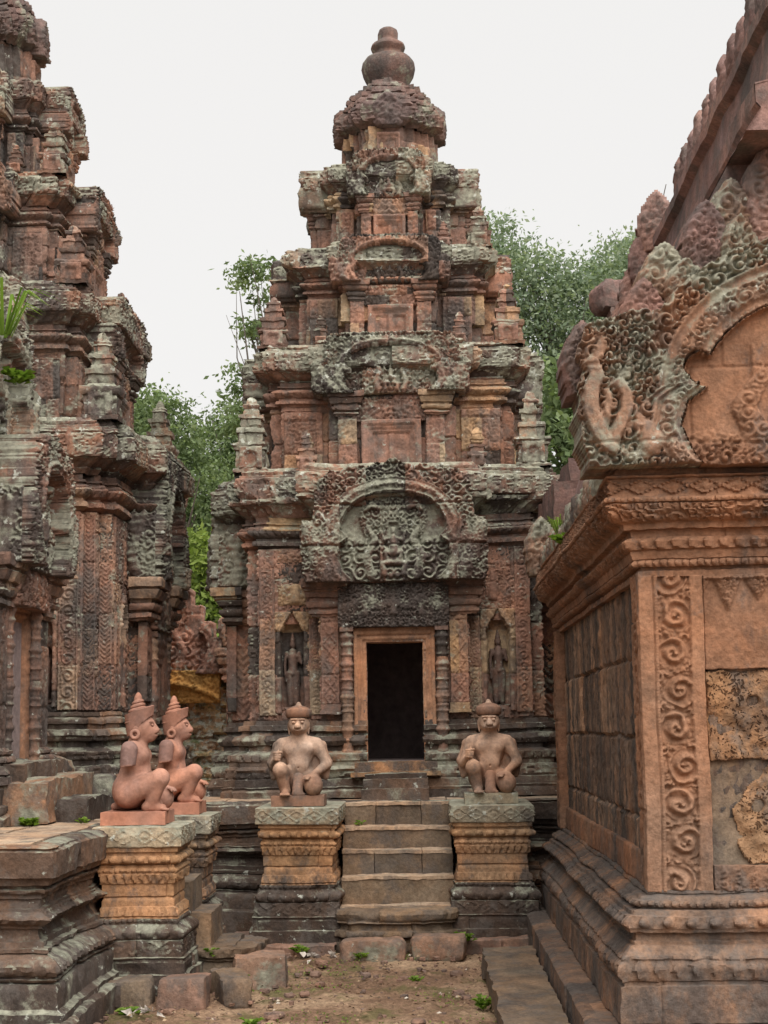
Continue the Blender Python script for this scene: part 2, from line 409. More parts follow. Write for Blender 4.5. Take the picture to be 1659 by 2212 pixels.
M_BUFF = stone('buff_sandstone', [(0, (.235, .15, .112)), (.4, (.34, .235, .175)), (1, (.43, .315, .245))], grime=.56, dscale=4.2, dark=.535, lich=.85, white=1, bump=.15, var=.16, darkc=(.085, .068, .056), streak=.7, dsoft=.14)
M_BUFFR = stone('reddish_buff_sandstone', [(0, (.235, .15, .112)), (1, (.28, .18, .135))], grime=.54, dscale=4.2, dark=.555, lich=.85, white=1, bump=.15, var=.16, dsoft=.14)
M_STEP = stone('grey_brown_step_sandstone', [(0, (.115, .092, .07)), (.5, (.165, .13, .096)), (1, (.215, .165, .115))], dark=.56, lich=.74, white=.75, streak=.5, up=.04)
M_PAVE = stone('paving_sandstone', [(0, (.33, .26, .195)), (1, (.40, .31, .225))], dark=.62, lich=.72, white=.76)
M_LIB = stone('orange_sandstone', ORG, grime=.58, dark=.605, lich=.80, up=.06, white=.80, dsoft=.08)
M_LIBC = stone('dark_orange_sandstone', ORG, grime=.53, dark=.55, lich=.72, up=.08, white=.76)
M_LIBB = stone('worn_base_sandstone', [(0, (.15, .098, .07)), (.5, (.215, .138, .095)), (1, (.28, .175, .115))], dark=.44, grime=.49, lich=.74, up=.03, white=.78, streak=.7)
M_LIBP = stone('grey_orange_sandstone', [(0, (.21, .145, .108)), (1, (.275, .18, .13))], dark=.53, lich=.495, up=.04, white=.64)
M_ROOF = stone('purple_roof_sandstone', [(0, (.16, .11, .105)), (.6, (.22, .145, .135)), (1, (.28, .185, .16))], dark=.55, lich=.72, up=.06, white=.78, streak=1)
M_LAT = stone('porous_laterite', [(0, (.235, .145, .082)), (1, (.28, .178, .105))], dark=.56, lich=.85, white=1, bump=1.0, fine=30, pores=True)
M_LATD = stone('dark_streaked_laterite', [(0, (.17, .12, .09)), (.5, (.20, .14, .105)), (1, (.36, .25, .175))], grime=.54, dark=.46, lich=.85, white=1, bump=1.0, fine=26, streak=.07, darkc=(.035, .031, .028), dscale=4.5)
M_BRICK = stone('ruined_brick', [(0, (.30, .21, .14)), (.5, (.42, .29, .19)), (1, (.50, .38, .20))], dark=.62, lich=.52, white=.53, moss=.56, bump=.9, grime=.55)
M_YEL = stone('yellow_sandstone', [(0, (.42, .25, .085)), (1, (.50, .31, .11))], dark=.70, lich=.9, white=1, grime=.6)
M_GATE = stone('pink_lichened_sandstone', [(0, (.32, .19, .15)), (.6, (.44, .25, .19)), (1, (.50, .32, .235))], dark=.62, lich=.58, white=.60)
M_FIN = stone('dark_finial_sandstone', [(0, (.115, .083, .078)), (1, (.16, .112, .102))], dscale=2.6, dark=.51, lich=.555, up=.0, white=.74)
M_BLK = stone('mossy_fallen_sandstone', [(0, (.19, .135, .105)), (1, (.25, .175, .135))], dark=.60, lich=.53, up=-.14, white=.70)
M_BLK2 = stone('purple_brown_fallen_sandstone', [(0, (.18, .125, .10)), (1, (.235, .16, .13))], dark=.60, lich=.68, up=-.05, white=.76)

def soil():
    k = NT('reddish_brown_soil')
    n = k.noise(1.3, 7, .6); b = k.ramp(n, [(.3, (.13, .085, .056)), (.48, (.24, .152, .10)), (.66, (.40, .285, .19))])
    g = k.noise(30, 8, .75); b = k.mix(1.0, b, k.ramp(g, [(.30, (.38, .36, .34)), (.70, (1.5, 1.45, 1.4))]), 'MULTIPLY')
    m = k.mr(k.noise(2.3, 8, .66), .53, .62); b = k.mix(k.math('MULTIPLY', m, .6), b, k.mix(g, (.05, .06, .018), (.13, .14, .045)))
    k.set(k.b.inputs['Base Color'], b); k.b.inputs['Roughness'].default_value = .95; k.b.inputs['Specular IOR Level'].default_value = .15
    k.set(k.b.inputs['Normal'], k.bump(k.noise(24, 9, .7), .8, .05)); return k.m
M_SOIL = soil()
def leafmat(name, a, b, c):
    k = NT(name); t = k.attr('tint')
    col = k.ramp(t, [(0, a), (.55, b), (1, c)])
    d = k.n('ShaderNodeBsdfDiffuse'); tr = k.n('ShaderNodeBsdfTranslucent'); mxs = k.n('ShaderNodeMixShader'); mxs.inputs[0].default_value = .38
    k.set(d.inputs[0], col); k.set(tr.inputs[0], k.mix(1.0, col, (1.25, 1.35, .75), 'MULTIPLY'))
    k.t.links.new(d.outputs[0], mxs.inputs[1]); k.t.links.new(tr.outputs[0], mxs.inputs[2]); k.t.links.new(mxs.outputs[0], k.o.inputs[0]); return k.m
M_LEAF = leafmat('mid_green_leaves', (.07, .10, .045), (.15, .20, .10), (.27, .33, .18))
M_LEAFP = leafmat('pale_green_leaves', (.10, .14, .09), (.20, .25, .17), (.33, .38, .28))
M_LEAFY = leafmat('yellow_green_leaves', (.08, .115, .03), (.17, .23, .06), (.30, .36, .11))
M_GRASS = leafmat('weed_green', (.07, .12, .02), (.14, .22, .04), (.25, .34, .08))
def plain(name, c, var=.3, sc=12):
    k = NT(name); k.set(k.b.inputs['Base Color'], k.mix(1.0, k.mix(0.0, c, c), k.ramp(k.noise(sc, 6, .65), [(.3, (1-var,)*3), (.7, (1+var,)*3)]), 'MULTIPLY'))
    k.b.inputs['Roughness'].default_value = .9; k.set(k.b.inputs['Normal'], k.bump(k.noise(sc*3, 6), .4, .03)); return k.m
M_BARK = plain('grey_bark', (.10, .085, .07))
M_LITTER = plain('dry_litter', (.42, .37, .32))
def leafbits():
    k = NT('dry_leaf_bits'); k.set(k.b.inputs['Base Color'], k.ramp(k.attr('tint'), [(0, (.07, .045, .028)), (.55, (.19, .115, .06)), (.85, (.33, .24, .15)), (1, (.5, .45, .38))])); k.b.inputs['Roughness'].default_value = .9; return k.m
M_BITS = leafbits()
M_VOID = plain('unlit_chamber_stone', (.20, .15, .14))
# ------------------------------------------------------------------ continuous carved bodies: blended distance field, meshed by surface nets
def surface_nets(F, o, h):
    nx, ny, nz = F.shape; S = F < 0
    def sl(a, b, c, A=None): A = F if A is None else A; return A[a:nx-1+a, b:ny-1+b, c:nz-1+c]
    acc = np.zeros((nx-1, ny-1, nz-1, 3)); cnt = np.zeros((nx-1, ny-1, nz-1))
    cor = [(a, b, c) for a in (0, 1) for b in (0, 1) for c in (0, 1)]
    for p in cor:
        for ax in range(3):
            if p[ax] == 1: continue
            q = list(p); q[ax] = 1; f0, f1 = sl(*p), sl(*q); m = (f0 < 0) != (f1 < 0)
            t = np.where(m, f0/np.where(m, f0-f1, 1), 0)
            for d in range(3): acc[..., d] += np.where(m, p[d]+(t if d == ax else 0), 0)
            cnt += m
    act = cnt > 0; idx = -np.ones(act.shape, int); idx[act] = np.arange(act.sum())
    g = np.stack(np.meshgrid(*[np.arange(s) for s in act.shape], indexing='ij'), -1)
    V = (g[act]+acc[act]/cnt[act][:, None])*h+o
    Q = []
    for ax in range(3):
        a0 = [slice(1, -1)]*3; a0[ax] = slice(0, -1); a1 = [slice(1, -1)]*3; a1[ax] = slice(1, None)
        s0, s1 = S[tuple(a0)], S[tuple(a1)]; m = s0 != s1; I = np.argwhere(m)
        base = I.copy()
        for d in range(3):
            if d != ax: base[:, d] += 1
        u, w = (ax+1) % 3, (ax+2) % 3
        def at(du, dw):
            k = base.copy(); k[:, u] -= du; k[:, w] -= dw; return idx[k[:, 0], k[:, 1], k[:, 2]]
        q = np.stack([at(1, 1), at(0, 1), at(0, 0), at(1, 0)], -1); fl = s1[m]
        q[fl] = q[fl][:, ::-1]; Q.append(q)
    Q = np.concatenate(Q); Q = Q[(Q >= 0).all(1)]
    return V, Q
class SDF:
    def __init__(self, lo, hi, h):
        self.h = h; self.o = np.array(lo, float); n = [int((b-a)/h)+2 for a, b in zip(lo, hi)]
        self.X, self.Y, self.Z = np.meshgrid(*[l+np.arange(k)*h for l, k in zip(lo, n)], indexing='ij'); self.F = np.full(self.X.shape, 9.)
    def put(self, d, k=.02):
        if k <= 0: self.F = np.minimum(self.F, d); return
        t = np.clip(.5+.5*(self.F-d)/k, 0, 1); self.F = self.F+(d-self.F)*t-k*t*(1-t)
    def cut(self, d, k=.006):
        d = -d; t = np.clip(.5-.5*(self.F-d)/k, 0, 1); self.F = self.F+(d-self.F)*t+k*t*(1-t)
    def dcone(self, a, b, ra, rb):
        a, b = np.array(a, float), np.array(b, float); ab = b-a; L = ab@ab
        t = np.clip(((self.X-a[0])*ab[0]+(self.Y-a[1])*ab[1]+(self.Z-a[2])*ab[2])/L, 0, 1)
        return np.sqrt((self.X-a[0]-t*ab[0])**2+(self.Y-a[1]-t*ab[1])**2+(self.Z-a[2]-t*ab[2])**2)-(ra+(rb-ra)*t)
    def cone(self, a, b, ra, rb, k=.02): self.put(self.dcone(a, b, ra, rb), k)
    def dell(self, c, r):
        q = np.sqrt(((self.X-c[0])/r[0])**2+((self.Y-c[1])/r[1])**2+((self.Z-c[2])/r[2])**2); return (q-1)*min(r)
    def ell(self, c, r, k=.02): self.put(self.dell(c, r), k)
    def mb(self, tint=.5):
        V, Q = surface_nets(self.F, self.o, self.h); m = MB(); m.add(V, Q, tint); return m
    def part(self, name, mat, parent, tint=.5, jit=.0012):
        if callable(tint): m = self.mb(0); c = m.V[0][m.Q[0]].mean(1); m.T[0] = np.clip(tint(c[:, 0], c[:, 1], c[:, 2]), 0, 1)
        else: m = self.mb(tint)
        return m.build(name, mat, parent, jit=jit, jscale=.03, big=0, sharp=0)

def fingers_fist(s, c):
    """fist closed on a small bud, fingers wrapped towards the viewer one above another"""
    x, y, z = c
    s.ell((x, y, z), (.030, .028, .042), .01)
    for i in range(4):
        zz = z+.030-i*.0185; l = (.036, .039, .037, .031)[i]
        s.cone((x-.026, y-.012, zz), (x-.006, y-.034, zz-.001), .0098, .0098, .003); s.cone((x-.006, y-.034, zz-.001), (x-.008+l, y-.026, zz-.002), .0098, .0088, .003)
    s.cone((x+.020, y+.004, z+.012), (x+.036, y-.014, z+.032), .0115, .0105, .005); s.cone((x+.036, y-.014, z+.032), (x+.028, y-.030, z+.036), .0105, .009, .004)
    s.cone((x+.012, y-.004, z+.03), (x+.012, y-.004, z+.058), .014, .004, .004)
def hand_flat(s, w, d, side):
    """hand laid on the thigh: palm, four unequal fingers bent over the knee and a thumb off the side"""
    w = np.array(w); d = np.array(d, float); d /= np.linalg.norm(d); p = np.cross(d, [0, 0, 1.]); p /= np.linalg.norm(p)
    m = w+d*.034; s.ell(m, (.034, .034, .018), .014)
    for i, l in enumerate((.038, .045, .043, .034)):
        a = m+p*(i-1.5)*.0175+d*.022; b = a+d*l*.55+np.array([0, 0, -.004]); e = b+d*l*.4+np.array([0, 0, -.020])
        s.cone(a, b, .0098, .0092, .003); s.cone(b, e, .0092, .0078, .002)
    a = m+p*side*.026-d*.008; s.cone(a, a+p*side*.016+d*.026+np.array([0, 0, -.006]), .011, .009, .005)
def toes(s, x, y, z):
    for i in range(5):
        xx = x+(i-2)*.0165; s.cone((xx, y+.02, z+.014), (xx, y-.010-(.008 if 0 < i < 4 else 0), z+.010), .0100, .0088, .002)

def guardian(name, label, kind, loc, rz, mats, group):
    """kneeling animal-headed guardian facing -y, one knee raised; kind 'cap' (whole arms, cape) or 'spire' (broken arms)"""
    body_m, lower_m, plinth_m = mats
    t = thing(name, label, 'statue', loc, rz, group)
    pw = (.425, .36, .085) if kind == 'cap' else (.40, .43, .085)
    mb = MB(); mb.box((0, 0.02, pw[2]/2), pw, .03, .4); mb.build('plinth', plinth_m, t, jit=.0025, jscale=.06, big=.004)
    z0 = pw[2]-.004
    s = SDF((-.30, -.27, z0-.03), (.30, .24, z0+.80), .0078)
    # hips and trunk
    s.ell((0, .075, z0+.13), (.135, .115, .115), .03)
    s.cone((0, .07, z0+.16), (0, .045, z0+.27), .112, .095, .04)
    s.ell((0, .035, z0+.355), (.128, .088, .10), .05)
    s.ell((-.058, -.024, z0+.372), (.062, .036, .052), .025); s.ell((.058, -.024, z0+.372), (.062, .036, .052), .025)
    s.cone((-.085, .04, z0+.425), (.085, .04, z0+.425), .05, .05, .04)
    s.ell((0, -.035, z0+.235), (.075, .035, .06), .03)
    s.cut(s.dell((0, -.068, z0+.222), (.008, .012, .007)), .004)
    # neck and head
    s.cone((0, .03, z0+.43), (0, .012, z0+.52), .064, .058, .035)
    hz = z0+(.565 if kind == 'cap' else .552)
    s.ell((0, .01, hz+.01), (.086, .090, .090), .02)
    if kind == 'cap':
        s.ell((0, -.045, hz-.030), (.056, .050, .040), .02)
        s.cone((0, -.072, hz+.022), (0, -.108, hz-.014), .012, .030, .008)            # beak ridge
        s.ell((0, -.086, hz-.034), (.038, .034, .018), .006)
        s.cut(s.dell((0, -.118, hz-.030), (.034, .022, .0055)), .003)
    else:
        s.cone((0, -.040, hz+.022), (0, -.072, hz-.016), .052, .047, .03)
        s.cone((0, -.030, hz-.045), (0, -.058, hz-.050), .050, .040, .03)
        s.ell((0, -.108, hz-.010), (.024, .014, .013), .012)
        s.cut(s.dell((0, -.122, hz-.036), (.05, .030, .006)), .003)
    for sx in (-1, 1):
        s.cut(s.dell((sx*.036, -.082, hz+.024), (.021, .014, .013)), .005)
        s.cone((sx*.012, -.080, hz+.046), (sx*.056, -.066, hz+.046), .009, .007, .006)
        s.ell((sx*.081, .022, hz), (.012, .022, .030), .006); s.cone((sx*.080, .02, hz-.025), (sx*.078, .018, hz-.070), .012, .008, .006)
    # arms
    if kind == 'cap':
        s.cone((-.145, .035, z0+.415), (-.208, .02, z0+.245), .048, .038, .03); s.cone((-.208, .02, z0+.245), (-.172, -.085, z0+.29), .036, .027, .015)
        fingers_fist(s, (-.166, -.118, z0+.318))
        s.cone((.145, .035, z0+.415), (.222, .03, z0+.245), .048, .040, .03); s.cone((.222, .03, z0+.245), (.130, -.105, z0+.170), .039, .027, .018)
        hand_flat(s, (.118, -.112, z0+.158), (-.55, -.8, 0), -1)
    else:
        for sx in (-1, 1):                                                       # upper arms end in a break
            d = s.dcone((sx*.152, .055, z0+.415), (sx*.188, .062, z0+.25), .056, .050); s.put(np.maximum(d, z0+.300-.15*(s.Y-.06)-s.Z), .012)
        hand_flat(s, (.115, -.125, z0+.150), (-.3, -.9, 0), -1)
    # right leg: knee up, foot flat on the plinth
    kn = (-.138, -.125, z0+.206) if kind == 'cap' else (-.128, -.150, z0+.222)
    s.cone((-.085, .08, z0+.115), kn, .090, .060, .03); s.ell(kn, (.058, .060, .062), .02)
    s.cone(kn, (-.105, -.085, z0+.045), .056, .043, .015)
    s.cone((-.105, -.055, z0+.030), (-.100, -.160, z0+.022), .034, .030, .02); toes(s, -.100, -.188, z0+.004)
    # left leg: knee on the plinth, foot tucked under
    s.cone((.085, .08, z0+.125), (.125, -.125, z0+.085), .094, .070, .03); s.ell((.128, -.13, z0+.080), (.072, .068, .080), .02)
    s.cone((.125, -.11, z0+.045), (.095, .13, z0+.042), .050, .042, .02)
    s.cone((.09, .13, z0+.04), (.05, .19, z0+.03), .035, .026, .015)
    s.F = np.maximum(s.F, z0-s.Z)
    # upper and lower body are one surface
    nz_ = lambda x, y, z: .25*vnoise(np.stack([x, y, z], 1)/.06+loc[0]*9, 3)+.15*vnoise(np.stack([x, y, z], 1)/.02, 4)
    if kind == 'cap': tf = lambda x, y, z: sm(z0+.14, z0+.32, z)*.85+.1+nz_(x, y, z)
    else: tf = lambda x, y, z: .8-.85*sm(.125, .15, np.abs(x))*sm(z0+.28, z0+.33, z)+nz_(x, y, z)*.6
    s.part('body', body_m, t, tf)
    # loincloth with a hanging front flap
    c = SDF((-.2, -.24, z0-.02), (.2, .22, z0+.24), .0085)
    c.ell((0, .07, z0+.135), (.141, .122, .060), .02)
    c.cone((.0, -.045, z0+.15), (-.005, -.115, z0+.02), .040, .046, .03); c.cone((-.005, -.115, z0+.02), (.05, -.135, z0+.012), .03, .012, .02)
    for i in range(4): c.cut(c.dcone((-.035+i*.022, -.105, z0+.16), (-.045+i*.026, -.17, z0), .004, .004), .004)
    c.F = np.maximum(c.F, z0-c.Z)
    c.part('loincloth', lower_m, t, .3)
    # eyes
    for sx in (-1, 1):
        e = SDF((sx*.036-.03, -.115, hz), (sx*.036+.03, -.05, hz+.05), .0035); e.ell((sx*.036, -.080, hz+.023), (.0145, .010, .0105), 0); e.part('eye', body_m, t, .9)
    if kind == 'cap':
        # round flat cap, wound in rings, with a small knob
        m = MB(); n = 40
        pr = [(.000, .090), (.012, .102), (.030, .107), (.050, .108), (.062, .105)]
        for i in range(9): r = .100-i*.0104; pr += [(.066+.030*math.sin(min(1, i/8)*1.57), r), (.068+.030*math.sin(min(1, (i+.5)/8)*1.57)+.003, r-.004)]
        m.lathe((0, .012, hz+.056), pr, n, .35); m.V[-1][:, 2] += (m.V[-1][:, 1]-.012)*-.10
        h = m.build('cap', lower_m, t, jit=.001, jscale=.03, big=0)
        m = MB(); m.lathe((0, .012, hz+.148), [(0, .028), (.008, .030), (.016, .022), (.026, .019), (.036, .012), (.040, .001)], 18, .9); m.build('knob', body_m, h, jit=.0006, big=0)
        # cape standing behind the shoulders
        w = SDF((-.30, -.02, z0+.10), (.30, .16, z0+.50), .009)
        for sx in (-1, 1):
            w.cone((sx*.10, .085, z0+.425), (sx*.185, .085, z0+.40), .028, .030, .03); w.cone((sx*.185, .085, z0+.40), (sx*.238, .075, z0+.26), .03, .028, .03); w.cone((sx*.238, .075, z0+.26), (sx*.215, .075, z0+.14), .028, .022, .02)
            w.cone((sx*.15, .09, z0+.38), (sx*.18, .085, z0+.18), .05, .045, .03); w.cone((sx*.09, .09, z0+.38), (sx*.12, .085, z0+.18), .05, .045, .03)
        w.part('cape', body_m, t, .3)
    else:
        # conical headdress: swept diadem, rings, tip; round ear ornaments
        m = MB(); pr = [(-.07, .086), (-.03, .090), (.015, .0935), (.03, .094), (.05, .089)]
        th = np.arange(40)*2*math.pi/40
        P = np.zeros((7, 40, 3))
        for i, (z, r) in enumerate([(-.085, .082), (-.04, .089), (0, .093), (.03, .096), (.055, .1), (.058, .092), (.03, .082)]):
            front = (1-np.sin(th))*.5                                           # -y is the front
            P[i, :, 0] = r*np.cos(th); P[i, :, 1] = .014+r*1.02*np.sin(th)
            low = np.where(front > .5, .062, 0)*(np.clip(front-.45, 0, 1)/.55)**.5 if i < 3 else 0
            P[i, :, 2] = hz+.035+np.maximum(z, -.09+low*2.2 if i < 3 else z)+.055*front*(i >= 3)+.010*front
        m.grid(P, .25, cv=True); hd = m.build('diadem', lower_m, t, jit=.0008, jscale=.03, big=0)
        m = MB(); pr = [(.04, .09)]
        for i, r in enumerate((.082, .070, .058, .046, .036)):
            z = .052+i*.026; pr += [(z, r), (z+.006, r+.006), (z+.017, r+.004), (z+.021, r-.006)]
        pr += [(.186, .026), (.196, .027), (.212, .020), (.226, .010), (.231, .001)]
        m.lathe((0, .026, hz+.015), pr, 32, .35); m.V[-1][:, 2] -= (m.V[-1][:, 1]-.026)*.22; m.build('spire', lower_m, hd, jit=.0008, jscale=.03, big=0)
        for sx in (-1, 1):
            m = MB(); th = np.linspace(0, 2*math.pi, 25)[:-1]; ph = np.linspace(0, 2*math.pi, 13)[:-1]; A, B = np.meshgrid(th, ph, indexing='ij')
            m.grid(np.stack([sx*.094+.013*np.sin(B), .028+(.025+.0125*np.cos(B))*np.cos(A), hz-.038+(.025+.0125*np.cos(B))*np.sin(A)], -1), .8, cu=True, cv=True); m.build('ear_ring', body_m, t, jit=.0006, big=0)
    return t
# ------------------------------------------------------------------ temple carving
PED_IN = [(.733, 0), (.728, .10), (.72, .2), (.673, .375), (.584, .50), (.485, .5625), (.436, .57), (.376, .50), (.35, .487), (.307, .575), (.208, .605), (.09, .55), (.02, .46), (-.06, .45)]
def ped_shape(W, H, seed=0, rough=.03, lobes=0.0):
    """cusped arch pediment: tympanum, moulded frame, leaf border, serpent heads at both lower corners"""
    hw = W/2; bs = np.array([p[0] for p in PED_IN][::-1]); As = np.array([p[1] for p in PED_IN][::-1])
    pts = [(a*hw, b*H) for b, a in PED_IN]
    k = min(hw, H*.8)
    def hf(u, v):
        au = np.abs(u); a = au/hw; b = v/H
        ins = (a < np.interp(b, bs, As)) & (b < .733); d = pdist(au, v, pts); fw = .15*k
        fr_ = .075+.035*k+.012*np.cos(2*math.pi*d/(fw*.52))+.020*scroll(u, v, .055*k+.02, seed+1)*(np.abs(d/fw-.5) < .3)
        bord = .055+.06*scroll(u, v, .105*k+.02, seed+2)
        bt = np.minimum(np.hypot((au-.20*hw)/(.17*hw), (v-.53*H)/(.20*H)), np.hypot(au/(.10*hw), (v-.60*H)/(.14*H))); low = sm(.37, .33, b)
        tree_ = sm(1.05, .85, bt)
        tym = -.045+(.052*scroll(au-.03*k, v, .075*k+.018, seed+3)*(tree_*(1-low))+low*.055*scroll1(au+.05*k, v, .15*k+.01, seed+4, .12, 2.6))*sm(.0, .05*k, d)
        # seated figure on a stand in the middle
        fig = np.maximum.reduce([chain(u, v, [(0, .24*H), (0, .36*H)], [.045*k, .032*k]), chain(u, v, [(0, .40*H), (0, .425*H)], [.028*k, .022*k]), chain(au, v, [(0, .22*H), (.085*k, .235*H), (.06*k, .17*H)], [.03*k, .026*k, .02*k]), chain(au, v, [(.035*k, .35*H), (.10*k, .33*H), (.12*k, .40*H)], .015*k), chain(au, v, [(.16*k, .60*H), (.24*k, .63*H), (.30*k, .58*H)], [.03*k, .035*k, .02*k]), chain(au, v, [(.10*k, .05*H), (.12*k, .14*H), (.03*k, .15*H)], .03*k)])
        fol = chain(au, v, [(.24*k, .05*H), (.30*k, .2*H), (.2*k, .34*H), (.28*k, .45*H)], [.05*k, .045*k, .04*k, .015*k])
        tym = np.maximum(tym, np.where(fig > 0, fig*1.6, np.where(fol > 0, fol*.9*(.4+.6*scroll(au, v, .06*k+.02, seed+8)), -1)))
        h = np.where(ins, tym, np.where(d < fw, fr_, bord))
        # serpent hood: three heads rearing at the corner
        nz = chain(au, v, [(.70*hw, .05*H), (.80*hw, .16*H), (.86*hw, .30*H), (.92*hw, .43*H), (.97*hw, .44*H)], [.11*k, .10*k, .085*k, .075*k, .03*k])
        nz = np.maximum(nz, chain(au, v, [(.66*hw, .2*H), (.73*hw, .32*H), (.78*hw, .42*H)], [.05*k, .055*k, .03*k]))
        reg = (a > .66) & (b < .53)
        h = np.where(reg & (nz > 0), np.maximum(h, .06+nz*.85+.03*scroll(au, v, .05*k+.02, seed+5)), h)
        h = np.where(reg & (d >= fw), np.maximum(h, .07), h)
        return h
    def mask(u, v):
        a = np.abs(u)/hw; b = v/H
        top = np.interp(a, [0, .15, .45, .7, .80, .84, .86], [1, .985, .965, .92, .86, .74, .52])
        top = top-rough*np.abs(np.sin(a*19+seed))-.02*n2(u, v*0, .09, seed)
        side = np.interp(b, [0, .06, .12, .42, .50, .55], [.95, .98, .99, 1.0, .965, .84])+.018*n2(u*0, v, .05, seed+2)
        return (b < np.maximum(top, 0)) & (a < np.where(b < .55, side, .86))
    return hf, mask
def devata(W, H, seed=0):
    """standing figure in a niche: stand, skirt, hip, torso, arms, head with tall crown"""
    def hf(u, v):
        x = v/H; k = H
        f = np.maximum.reduce([
            chain(u, v, [(0, .50*H), (0, .58*H), (0, .70*H), (0, .76*H)], [.066*k, .058*k, .066*k, .05*k]),
            chain(u, v, [(-.028*k, .49*H), (-.034*k, .25*H), (-.034*k, .115*H)], [.058*k, .05*k, .036*k]), chain(u, v, [(.028*k, .49*H), (.034*k, .25*H), (.034*k, .115*H)], [.058*k, .05*k, .036*k]),
            chain(u, v, [(-.034*k, .10*H), (-.04*k, .085*H)], .028*k), chain(u, v, [(.034*k, .10*H), (.04*k, .085*H)], .028*k),
            chain(u, v, [(-.04*k, .70*H), (.04*k, .70*H)], .040*k),
            chain(u, v, [(0, .84*H), (0, .87*H)], [.040*k, .036*k]), chain(u, v, [(0, .90*H), (0, .99*H)], [.034*k, .008*k]),
            chain(u, v, [(-.078*k, .745*H), (-.100*k, .60*H), (-.092*k, .45*H), (-.092*k, .40*H)], [.026*k, .021*k, .017*k, .016*k]),
            chain(u, v, [(.078*k, .745*H), (.105*k, .62*H), (.062*k, .67*H)], [.026*k, .021*k, .017*k])])
        skirt = np.where((x > .12) & (x < .50) & (f > 0), .004*np.cos(u/.012)*(np.abs(u) < .09*k), 0)
        stand = np.where(x < .075, .045+.012*(x > .05)-.01*((x > .03) & (x < .05)), 0)
        return np.maximum(f*1.9+.03*(f > 0), stand)+skirt
    return hf
def devata_niche(parent, mat, O, Ud, W, H, seed, figmat, base=.0):
    """niche with arched head and slim side posts, and the figure in it"""
    def hf(u, v):
        a = np.abs(u)/(W/2); b = v/H
        arch = np.interp(b, [0, .70, .78, .86, .93, 1.0], [.64, .64, .68, .48, .2, .0])
        post = (a > .68) & (a < .88) & (b < .72)
        h = np.where(a < arch, -.12, .0)
        h = np.where(post, .020+.006*np.cos(v/.02), h)
        h = np.where((b > .70) & (a >= arch) & (a < arch+.22), .028+.02*scroll(u, v, .05, seed), h)
        h = np.where((b > .70) & (a >= arch+.22), .022*scroll(np.abs(u), v, .075, seed+1), h)
        return h
    o = relief('niche', mat, parent, O, Ud, W, H, hf, res=.0115, thick=.15, bw=5, bh=.42, seed=seed)
    N = np.cross(np.array(Ud, float), [0, 0, 1.]); P = np.array(O, float)-N*.105
    fh = H*.80
    g = devata(W, fh, seed)
    relief('carved_figure', figmat, parent, P, Ud, fh*.26, fh, g, res=.0075, thick=.01, joints=False, tint=.24, mask=lambda u, v: g(u, v) > .008, seed=seed, jit=.002)
    return o
def leaf_finial(name, mat, parent, O, Ud, w, h, thick=.06, seed=0, fat=1.0, res=.014, relh=.05, tint=None):
    """upright flame-leaf acroterion with a curled heart"""
    def out(u, v):
        b = v/h; wid = np.interp(b, [0, .15, .4, .6, .8, .93, 1], [.72, .86, 1.0, .9, .6, .28, .02])*w/2*fat
        return wid*(1-.07*np.abs(np.sin(v/h*17+seed)))-np.abs(u)
    def hf(u, v):
        e = out(u, v); r = np.hypot(u, v-.36*h); c = scroll(u, v, w*.33, seed, .15)
        return relh*(sm(0, w*.16, e)*.8+.55*c*sm(w*.02, w*.1, e)+.35*np.clip(1-(r/(w*.26))**2, 0, 1))
    return relief(name, mat, parent, O, Ud, w, h, hf, res=res, thick=thick, joints=False, mask=lambda u, v: out(u, v) > 0, seed=seed, tint=random.random() if tint is None else tint)
def mini_tower(parent, mat, loc, w, h, seed=0):
    """corner antefix in the form of a small temple tower"""
    x, y, z = loc; mb = MB(); q = w/2
    prof = []
    lv = [(0, 1.0), (.05, 1.06), (.06, .82), (.27, .80), (.28, .95), (.31, 1.02), (.37, 1.02), (.375, .72), (.50, .70), (.51, .82), (.57, .84), (.575, .56), (.68, .54), (.69, .66), (.74, .66), (.745, .40), (.83, .38), (.84, .46), (.88, .44), (.90, .26), (.96, .20), (1.0, .04)]
    for a, b in lv: prof.append((z+a*h, (b-1)*q*.98+0))
    plan = [(x-q, y-q), (x+q, y-q), (x+q, y+q), (x-q, y+q)]
    sweep(mb, plan, prof, ds=.03, dz=.03, closed=True, orn=[(z+.07*h, z+.26*h, 'scroll', .08, .015), (z+.32*h, z+.37*h, 'petal', .05, .012)], bw=.3, bh=.2, seed=seed, bj=.008, cap=True, chip=.02)
    # small arched niche on the front
    o = mb.build('antefix', mat, parent, jit=.009, jscale=.05, big=.012, seed=seed)
    def hf(u, v):
        a = np.abs(u)/(q*.62); b = v/(h*.27); return np.where((a < .5) & (b < .75-.3*a*a), .004, .028)+.012*scroll(u, v, .05, seed)
    relief('niche', mat, o, (x, y-q*.84, z+.05*h), (1, 0, 0), q*1.3, h*.27, hf, res=.014, thick=.05, joints=False, seed=seed)
    return o
